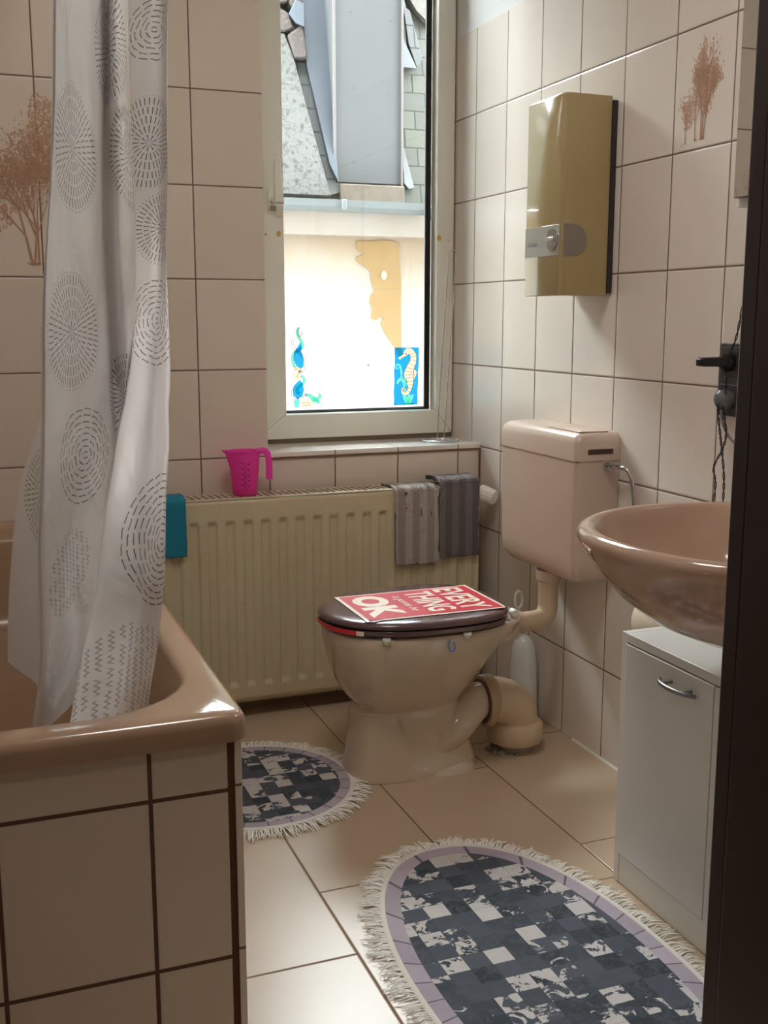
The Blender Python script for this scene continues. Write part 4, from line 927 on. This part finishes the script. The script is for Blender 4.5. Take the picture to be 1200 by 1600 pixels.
# ------------------------------------------------------------------ water heater
def heater():
    t = thing('water_heater', (-.075, -.625, 1.187), 'beige-gold electric instantaneous water heater on the right wall', 'water heater')
    m = NT('glossy_gold_beige'); f = m.noise(m.objc(), 3.5, 2, .4, .3)
    m.set(m.mix(m.noise(m.objc(), 8, 2), srgb(172, 152, 108), srgb(164, 143, 98)), .10, Coat_Weight=.8, Coat_Roughness=.02)
    q = m.xyz(m.objc()); w = m.noise(m.comb(q[1], m.m('MULTIPLY', q[0], 1.0), m.m('MULTIPLY', q[2], .55)), 9, 1, .3); m.bump(w, 1.0, .006); mg = m.mat
    x0, y0, y1, z0, z1 = -.147, -.717, -.536, 1.188, 1.654
    b = MB(); ch = .008
    def rg(z, i): return [(-.014, y0+.004, z), (x0+.03, y0, z), (x0+ch+i, y0+i, z), (x0+i, y0+ch+i, z), (x0+i, y1-ch-i, z), (x0+ch+i, y1-i, z), (-.014, y1, z)]
    b.loft([rg(z0, .002), rg(z0+.004, 0), rg(z1-.005, 0), rg(z1, .003)]); b.build('housing', mg, t, bevel=.0015, seg=2)
    b = MB(); b.box((-.014, -.0008), (y0+.001, y1-.003), (z0+.006, z1-.010)); b.build('back_plate', plain('dark_grey_backplate', (50, 46, 44), .6), t)
    # control panel wraps round the near edge
    mp = plain('translucent_grey_panel', (176, 176, 166), .12, var=.02, coat=.6); mp2 = plain('grey_brown_panel', (134, 122, 112), .12, var=.02, coat=.6)
    b = MB(); b.box((x0-.0012, x0), (y0+.006, y1-.006), (1.283, 1.355)); pn = b.build('control_panel', mp, t, bevel=.0005)
    zc = 1.319; b = MB(); pts = [(x0+.008, zc-.037)]+[(x0+.034+.036*math.sin(k*PI/16), zc-.037*math.cos(k*PI/16)) for k in range(17)]+[(x0+.008, zc+.037)]
    b.prism(pts, lambda u, v, d: (u, d, v), y0-.0012, y0); b.build('control_panel', mp2, t)
    # knob
    kc = (x0-.0012, -.682, 1.321)
    b = MB(); b.lathe([(.0235, 0), (.0245, -.003), (.0235, -.006), (.020, -.006)], kc, 40, 'x'); kb = b.build('selector_knob', M_chrome, t, smooth=40)
    b = MB(); b.lathe([(.0205, -.001), (.0205, -.004), (.0, -.004)], kc, 32, 'x', cap1=False); b.build('knob_face', plain('olive_knob_face', (112, 100, 74), .3), kb, smooth=30)
    b = MB(); b.box((kc[0]-.012, kc[0]-.004), (kc[1]-.019, kc[1]+.019), (kc[2]-.005, kc[2]+.005)); o = b.build('knob_grip', mp, kb, bevel=.002)
    # maker's small grey mark
    vv, ff = text_mesh('Stiebel', .02); b = MB(); b.add([(x0-.0016, y1-.022-u*.048, 1.309+v*.013) for u, v in vv], ff); b.build('maker_mark', plain('grey_blue_print', (120, 126, 142), .4), pn, fix=False)
heater()

# ------------------------------------------------------------------ washbasin
def basin():
    t = thing('washbasin', (-.25, -1.60, .60), 'brown glazed oval washbasin on the right wall above the vanity cabinet', 'washbasin')
    cy = -1.605
    def rg(z, out_f, out_b, b_, e=2.15): return selp(-.27, cy, out_f, out_b, b_, z, 72, e)
    secs = [(.596, .07, .12, .09), (.604, .11, .16, .13), (.628, .165, .21, .175), (.665, .215, .24, .22), (.705, .252, .262, .257), (.738, .273, .268, .280), (.752, .281, .2685, .289), (.762, .287, .2688, .296), (.772, .288, .2688, .297), (.781, .283, .266, .292), (.785, .272, .260, .281), (.783, .262, .25, .272), (.775, .254, .235, .265), (.760, .247, .190, .258), (.735, .236, .165, .247), (.70, .215, .145, .226), (.665, .17, .12, .18), (.648, .10, .08, .10), (.644, .03, .03, .03)]
    b = MB(); b.loft([rg(*s) for s in secs]); b.build('bowl', M_basin, t, smooth=60)
    # soap shelf ridge and overflow, tap
    b = MB(); b.lathe([(.025, 0), (.023, .012), (.020, .05), (.018, .075)], (-.075, cy, .782), 24); b.tube(bez([(-.075, cy, .845), (-.12, cy, .862), (-.17, cy, .858), (-.195, cy, .842)], 6), .011, 14); b.build('tap', M_chrome, t, smooth=40)
    b = MB(); b.tube([(-.075, cy, .857), (-.075, cy, .875)], .02, 16); b.tube([(-.075, cy, .875), (-.12, cy, .895)], .006, 10); b.build('tap_lever', M_chrome, t, smooth=40)
    b = MB(); b.tube([(-.235, cy, .60), (-.235, cy, .536)], .02, 16); b.build('waste_pipe', M_white, t, smooth=True)
basin()
def bottle():
    c = (-.050, -1.375, .784)
    t = thing('soap_bottle', c, 'small white bottle on the back of the washbasin, nearly hidden by the door frame', 'bottle')
    b = MB(); b.lathe([(.018, 0), (.021, .004), (.021, .065), (.014, .082), (.008, .086), (.008, .092)], c, 24); b.build('body', M_white, t, smooth=40)
    b = MB(); b.lathe([(.010, .092), (.010, .106), (.007, .109)], c, 18); b.build('cap', M_white, t, smooth=40)
bottle()

# ------------------------------------------------------------------ vanity cabinet
def vanity():
    x0, ya, yb, zt = -.313, -1.288, -1.900, .527
    t = thing('vanity_cabinet', (-.16, (ya+yb)/2, 0), 'off-white two-door vanity cabinet under the washbasin', 'cabinet')
    b = MB(); b.box((x0, -.003), (ya-.016, ya), (.0005, zt)); b.box((x0, -.003), (yb, yb+.016), (.0005, zt)); b.box((x0+.02, -.003), (yb+.016, ya-.016), (.06, .075)); b.box((-.012, -.003), (yb+.016, ya-.016), (.06, zt-.02)); b.build('carcass', M_cab, t, bevel=.001)
    b = MB(); b.box((x0-.001, -.003), (yb+.0165, ya-.0165), (zt-.018, zt)); b.build('top_panel', M_cab, t, bevel=.001)
    b = MB(); b.box((x0+.002, x0+.018), (yb+.0165, ya-.0165), (.001, .062)); b.build('plinth', M_cab, t, bevel=.001)
    mid = -1.578
    for i, (a, c) in enumerate(((ya-.018, mid+.0015), (mid-.0015, yb+.002 if False else yb+.018))):
        lo, hi = min(a, c), max(a, c)
        b = MB(); b.box((x0-.003, x0+.013), (lo, hi), (.066, zt-.021)); d = b.build('door', M_cab, t, bevel=.0012)
        hy = mid+.038 if i == 0 else mid-.038; s = 1 if i == 0 else -1
        pts = bez([(x0-.004, hy+s*.105, .4755), (x0-.022, hy+s*.092, .476), (x0-.030, hy+s*.0525, .476), (x0-.022, hy+s*.013, .476), (x0-.004, hy, .4755)], 7)
        pts = bez([(x0-.012, hy+s*.108, .4755), (x0-.026, hy+s*.088, .476), (x0-.031, hy+s*.054, .476), (x0-.026, hy+s*.020, .476), (x0-.012, hy, .4755)], 7)
        b = MB(); b.tube(pts, .0038, 12, flat=1.2); b.tube([(x0-.003, hy+s*.083, .476), (x0-.026, hy+s*.083, .476)], .0035, 10); b.tube([(x0-.003, hy+s*.024, .476), (x0-.026, hy+s*.024, .476)], .0035, 10)
        b.build('handle', M_satin, d, smooth=50)
vanity()
def roll():
    t = thing('toilet_roll_holder', (-.07, -1.098, .53), 'white toilet roll in a holder on the wall between cistern and washbasin', 'toilet roll')
    c = (-.070, -1.098, .464)
    b = MB(); b.lathe([(.020, -.055), (.058, -.055), (.0595, -.053), (.0595, .053), (.058, .055), (.020, .055), (.020, -.055)], c, 44, 'y', cap0=False, cap1=False); b.build('paper_roll', plain('white_tissue', (214, 198, 176), .95, var=.03, bump=.2), t, smooth=40)
    b = MB(); pts = [(c[0]+.064*math.cos(a), c[2]+.064*math.sin(a)) for a in [PI*(.06+.085*k) for k in range(9)]]; n = len(pts)
    vs = [(x, y, z) for y in (c[1]-.058, c[1]+.058) for x, z in pts]; b.add(vs, [(i, i+1, n+i+1, n+i) for i in range(n-1)]); b.build('cover', plain('white_metal_cover', (228, 230, 232), .2), t, smooth=60, solid=.0015, fix=False)
    b = MB(); b.box((-.006, -.0005), (c[1]-.03, c[1]+.03), (c[2]+.045, c[2]+.075)); b.tube([(c[0], c[1]-.056, c[2]), (c[0], c[1]+.066, c[2])], .0045, 10); b.tube([(c[0], c[1]+.063, c[2]), (-.003, c[1]+.063, c[2]+.04)], .0045, 10); b.build('bracket', M_chrome, t, smooth=30)
roll()

def ceiling_fill_body():  # housing made up for the added fill light, out of view
    t = thing('ceiling_fill', (-1.0, -1.45, 2.62), 'added round white housing for the unseen fill light under the ceiling', 'lamp')
    b = MB(); b.lathe([(.265, 0), (.265, -.022), (.255, -.03), (.0, -.03)], (-1.0, -1.45, 2.6195), 48, cap1=False); b.build('fill_housing', M_white, t, smooth=40)
ceiling_fill_body()
# ------------------------------------------------------------------ sockets and plugs
def sockets():
    t = thing('double_socket', (-.003, -1.19, 1.005), 'graphite double wall socket beside the mirror cabinet', 'socket')
    b = MB(); b.box((-.011, -.0008), (-1.232, -1.152), (.933, 1.083)); b.build('cover_frame', M_grey, t, bevel=.002)
    for z in (.969, 1.046):
        b = MB(); b.box((-.0135, -.0105), (-1.224, -1.160), (z-.031, z+.030)); s = b.build('socket_insert', plain('dark_graphite', (54, 52, 54), .35), t, bevel=.0015)
        b = MB(); b.box((-.0145, -.0135), (-1.222, -1.162), (z+.0285, z+.030)); b.build('bright_edge', M_satin, s)
    p = thing('plug', (-.04, -1.19, 1.04), 'flat black plug sticking out of the upper socket', 'plug')
    b = MB(); b.lathe([(.020, 0), (.0205, -.004), (.018, -.016), (.012, -.018)], (-.0136, -1.190, 1.046), 28, 'x'); b.build('plug_base', M_black, p, smooth=40)
    b = MB(); b.loft([[(x, -1.190+sy*w, 1.046+sz*h) for sy, sz in ((-1, -1), (1, -1), (1, 1), (-1, 1))] for x, w, h in ((-.028, .016, .010), (-.050, .013, .0095), (-.085, .012, .009), (-.092, .009, .007))]); b.build('plug_body', M_black, p, bevel=.003, seg=3)
    def cord(name, pts, r, par, twist=True):
        c = bez(pts, 14); b = MB()
        for ph in (0, PI):
            b.tube([(q.x+.0016*math.cos(i*.55+ph), q.y+.0016*math.sin(i*.55+ph), q.z) for i, q in enumerate(c)], r, 7)
        b.build(name, M_black, par, smooth=True)
    cord('cord', [(-.032, -1.196, 1.036), (-.034, -1.208, 1.0), (-.034, -1.203, .955), (-.03, -1.212, .90), (-.028, -1.200, .865), (-.03, -1.178, .825), (-.028, -1.184, .79), (-.026, -1.176, .72)], .0012, p)
    cord('cord', [(-.030, -1.199, 1.05), (-.022, -1.215, 1.09), (-.016, -1.222, 1.15), (-.016, -1.24, 1.24), (-.020, -1.30, 1.335)], .0012, p)
    q = thing('plug', (-.03, -1.19, .969), 'round grey plug in the lower socket with a cord hanging down', 'plug')
    b = MB(); b.lathe([(.020, 0), (.021, -.006), (.019, -.022), (.012, -.028), (.010, -.029)], (-.0136, -1.192, .969), 28, 'x'); b.build('plug_base', plain('mid_grey_plastic', (104, 104, 106), .35), q, smooth=40)
    cord('cord', [(-.038, -1.192, .975), (-.041, -1.195, .95), (-.036, -1.20, .90), (-.034, -1.205, .87), (-.032, -1.215, .81), (-.03, -1.214, .76), (-.028, -1.21, .70)], .0012, q)
    b = MB(); b.tube(bez([(-.034, -1.196, .948), (-.03, -1.205, .91), (-.022, -1.235, .88), (-.014, -1.30, .86)], 8), .0026, 10); b.build('cord', plain('grey_cord', (120, 120, 122), .4), q, smooth=True)
sockets()

# ------------------------------------------------------------------ mirror cabinet
def mirror():
    t = thing('mirror_cabinet', (-.05, -1.60, 1.34), 'white mirror cabinet on the right wall cut off by the door frame', 'cabinet')
    b = MB(); b.box((-.098, -.001), (-1.90, -1.290), (1.342, 2.0)); b.build('carcass', M_white, t, bevel=.001)
    b = MB(); b.box((-.112, -.100), (-1.898, -1.300), (1.358, 1.998)); d = b.build('mirror_door', M_grey, t, bevel=.001)
    n = NT('mirror_silver'); n.set(srgb(226, 228, 228), n.m('MULTIPLY', n.noise(n.objc(), 5, 2), .03), 1.0)
    b = MB(); b.box((-.1135, -.112), (-1.897, -1.3015), (1.3595, 1.997)); b.build('mirror_glass', n.mat, d)
mirror()

# ------------------------------------------------------------------ bath mats
def mat_shader(name, a, bb, seed, cell):
    n = NT(name); p = n.xyz(n.objc()); X_, Y_ = p[0], p[1]
    u = n.m('ADD', n.m('DIVIDE', X_, cell), seed*.37); v = n.m('ADD', n.m('DIVIDE', Y_, cell), seed*.53)
    iu, iv = n.m('FLOOR', u), n.m('FLOOR', v)
    wn = n.n('ShaderNodeTexWhiteNoise', noise_dimensions='3D'); n.link(n.comb(iu, iv, float(seed)), wn.inputs['Vector']); rnd = wn.outputs[0]
    rc = n.xyz(wn.outputs[1])
    # each patch has its own blotch field
    vec = n.comb(n.m('ADD', X_, n.m('MULTIPLY', rc[0], 3)), n.m('ADD', Y_, n.m('MULTIPLY', rc[1], 3)), n.m('MULTIPLY', rc[2], 5))
    bl = n.noise(vec, 26, 5, .66, .8)
    thr = n.m('ADD', .40, n.m('MULTIPLY', rc[2], .34))
    cream = n.m('GREATER_THAN', bl, thr)
    cream = n.m('MAXIMUM', n.m('MULTIPLY', cream, n.m('GREATER_THAN', rc[1], .30)), n.m('GREATER_THAN', rnd, .93))
    dk = n.mix(rnd, srgb(46, 53, 60), srgb(86, 90, 102)); dk = n.mix(n.m('MULTIPLY', n.ss(n.noise(n.objc(), 45, 5, .75, .5), .45, .62), .75), dk, srgb(80, 85, 94))
    cr = n.mix(n.noise(n.objc(), 40, 3), srgb(206, 202, 198), srgb(182, 176, 176))
    fe = n.m('MINIMUM', n.m('SUBTRACT', .5, n.m('ABSOLUTE', n.m('SUBTRACT', n.m('FRACT', u), .5))), n.m('SUBTRACT', .5, n.m('ABSOLUTE', n.m('SUBTRACT', n.m('FRACT', v), .5))))
    c = n.mix(cream, dk, cr); c = n.mix(n.m('MULTIPLY', n.m('LESS_THAN', fe, .016), .35), c, srgb(60, 62, 70))
    n.set(c, .95); n.bump(n.noise(n.objc(), 380, 2), .5, .002); return n.mat
def border_shader(name, seed):
    n = NT(name); p = n.xyz(n.objc()); a = n.m('MULTIPLY', n.m('ARCTAN2', p[1], p[0]), 26/(2*PI)); i = n.m('FLOOR', a)
    wn = n.n('ShaderNodeTexWhiteNoise', noise_dimensions='1D'); n.link(n.m('ADD', i, seed), wn.inputs['W'])
    c = n.mix(wn.outputs[0], srgb(176, 164, 176), srgb(150, 140, 152)); c = n.mix(n.m('MULTIPLY', n.noise(n.objc(), 35, 4, .7), .6), c, srgb(186, 176, 184))
    ln = n.m('SUBTRACT', .5, n.m('ABSOLUTE', n.m('SUBTRACT', n.m('FRACT', a), .5)))
    c = n.mix(n.m('LESS_THAN', ln, .03), c, srgb(104, 96, 106)); n.set(c, .95); return n.mat
M_trim = plain('cream_rug_trim', (222, 217, 208), .95, bump=.5); M_fringe = plain('cream_rug_fringe', (238, 235, 228), 1.0, var=.08, scale=80)
def bath_mat(c, a, bb, e, seed, label, cell, bw=.042, fr=.038, lift=None):
    t = thing('bath_mat', (c[0], c[1], 0), label, 'bath mat', 'patchwork bath mats')
    def el(ins, z, n=120):
        o = []
        for k in range(n):
            th = 2*PI*k/n; cs, sn = math.cos(th), math.sin(th)
            o.append((c[0]+(a-ins)*abs(cs)**(2/e)*(1 if cs > 0 else -1), c[1]+(bb-ins)*abs(sn)**(2/e)*(1 if sn > 0 else -1), z))
        return o
    b = MB(); b.loft([el(bw+.004, .0045), el(bw, .0088)], cap0=False, cap1=True); b.build('patchwork_centre', mat_shader('patchwork_%d' % seed, a, bb, seed, cell), t)
    b = MB(); b.loft([el(bw, .0088), el(.010, .0088)], cap0=False, cap1=False); b.build('lilac_border', border_shader('lilac_border_%d' % seed, seed), t)
    b = MB(); b.loft([el(.011, .0085), el(.009, .0105), el(.003, .0105), el(0, .008), el(0, .001), el(.012, .0008)], cap0=False, cap1=True); b.build('trim_band', M_trim, t, smooth=True)
    rr = random.Random(seed); b = MB(); n = int(2*PI*math.sqrt((a*a+bb*bb)/2)/.0026)
    for k in range(n):
        th = 2*PI*(k+rr.random())/n; cs, sn = math.cos(th), math.sin(th)
        q = Vector((c[0]+a*abs(cs)**(2/e)*(1 if cs > 0 else -1), c[1]+bb*abs(sn)**(2/e)*(1 if sn > 0 else -1), 0))
        nr = Vector((cs/a, sn/bb, 0)).normalized(); tg = Vector((-nr.y, nr.x, 0)); L = fr*rr.uniform(.75, 1.15)*(1+.15*math.sin(th*23)); cl = .35*math.sin(th*61+seed)+rr.gauss(0, .28)
        w = .0013; h0 = rr.uniform(.005, .009); h1 = rr.uniform(.001, .007); hm = max(h0, h1)+rr.uniform(0, .005)
        pts = [q-nr*.003+Vector((0, 0, h0)), q+nr*L*.35+tg*cl*L*.15+Vector((0, 0, hm)), q+nr*L*.72+tg*cl*L*.45+Vector((0, 0, (hm+h1)/2)), q+nr*L+tg*cl*L*.8+Vector((0, 0, h1))]
        vs = []
        for i, p_ in enumerate(pts): ww = w*(1, 1.15, 1, .55)[i]; vs += [p_-tg*ww, p_+Vector((0, 0, ww*.8)), p_+tg*ww]
        b.add(vs, [f for i in range(3) for f in ((i*3, i*3+1, i*3+4, i*3+3), (i*3+1, i*3+2, i*3+5, i*3+4))])
    o = b.build('fringe', M_fringe, t, fix=False, smooth='full'); o['kind'] = 'stuff'
bath_mat((-.888, -.590), .243, .247, 2.05, 2, 'round dark patchwork bath mat with white fringe between bathtub and toilet', .038, bw=.036)
bath_mat((-.605, -1.545), .245, .498, 2.2, 5, 'large oval dark patchwork bath mat with white fringe in front of the vanity cabinet', .044)
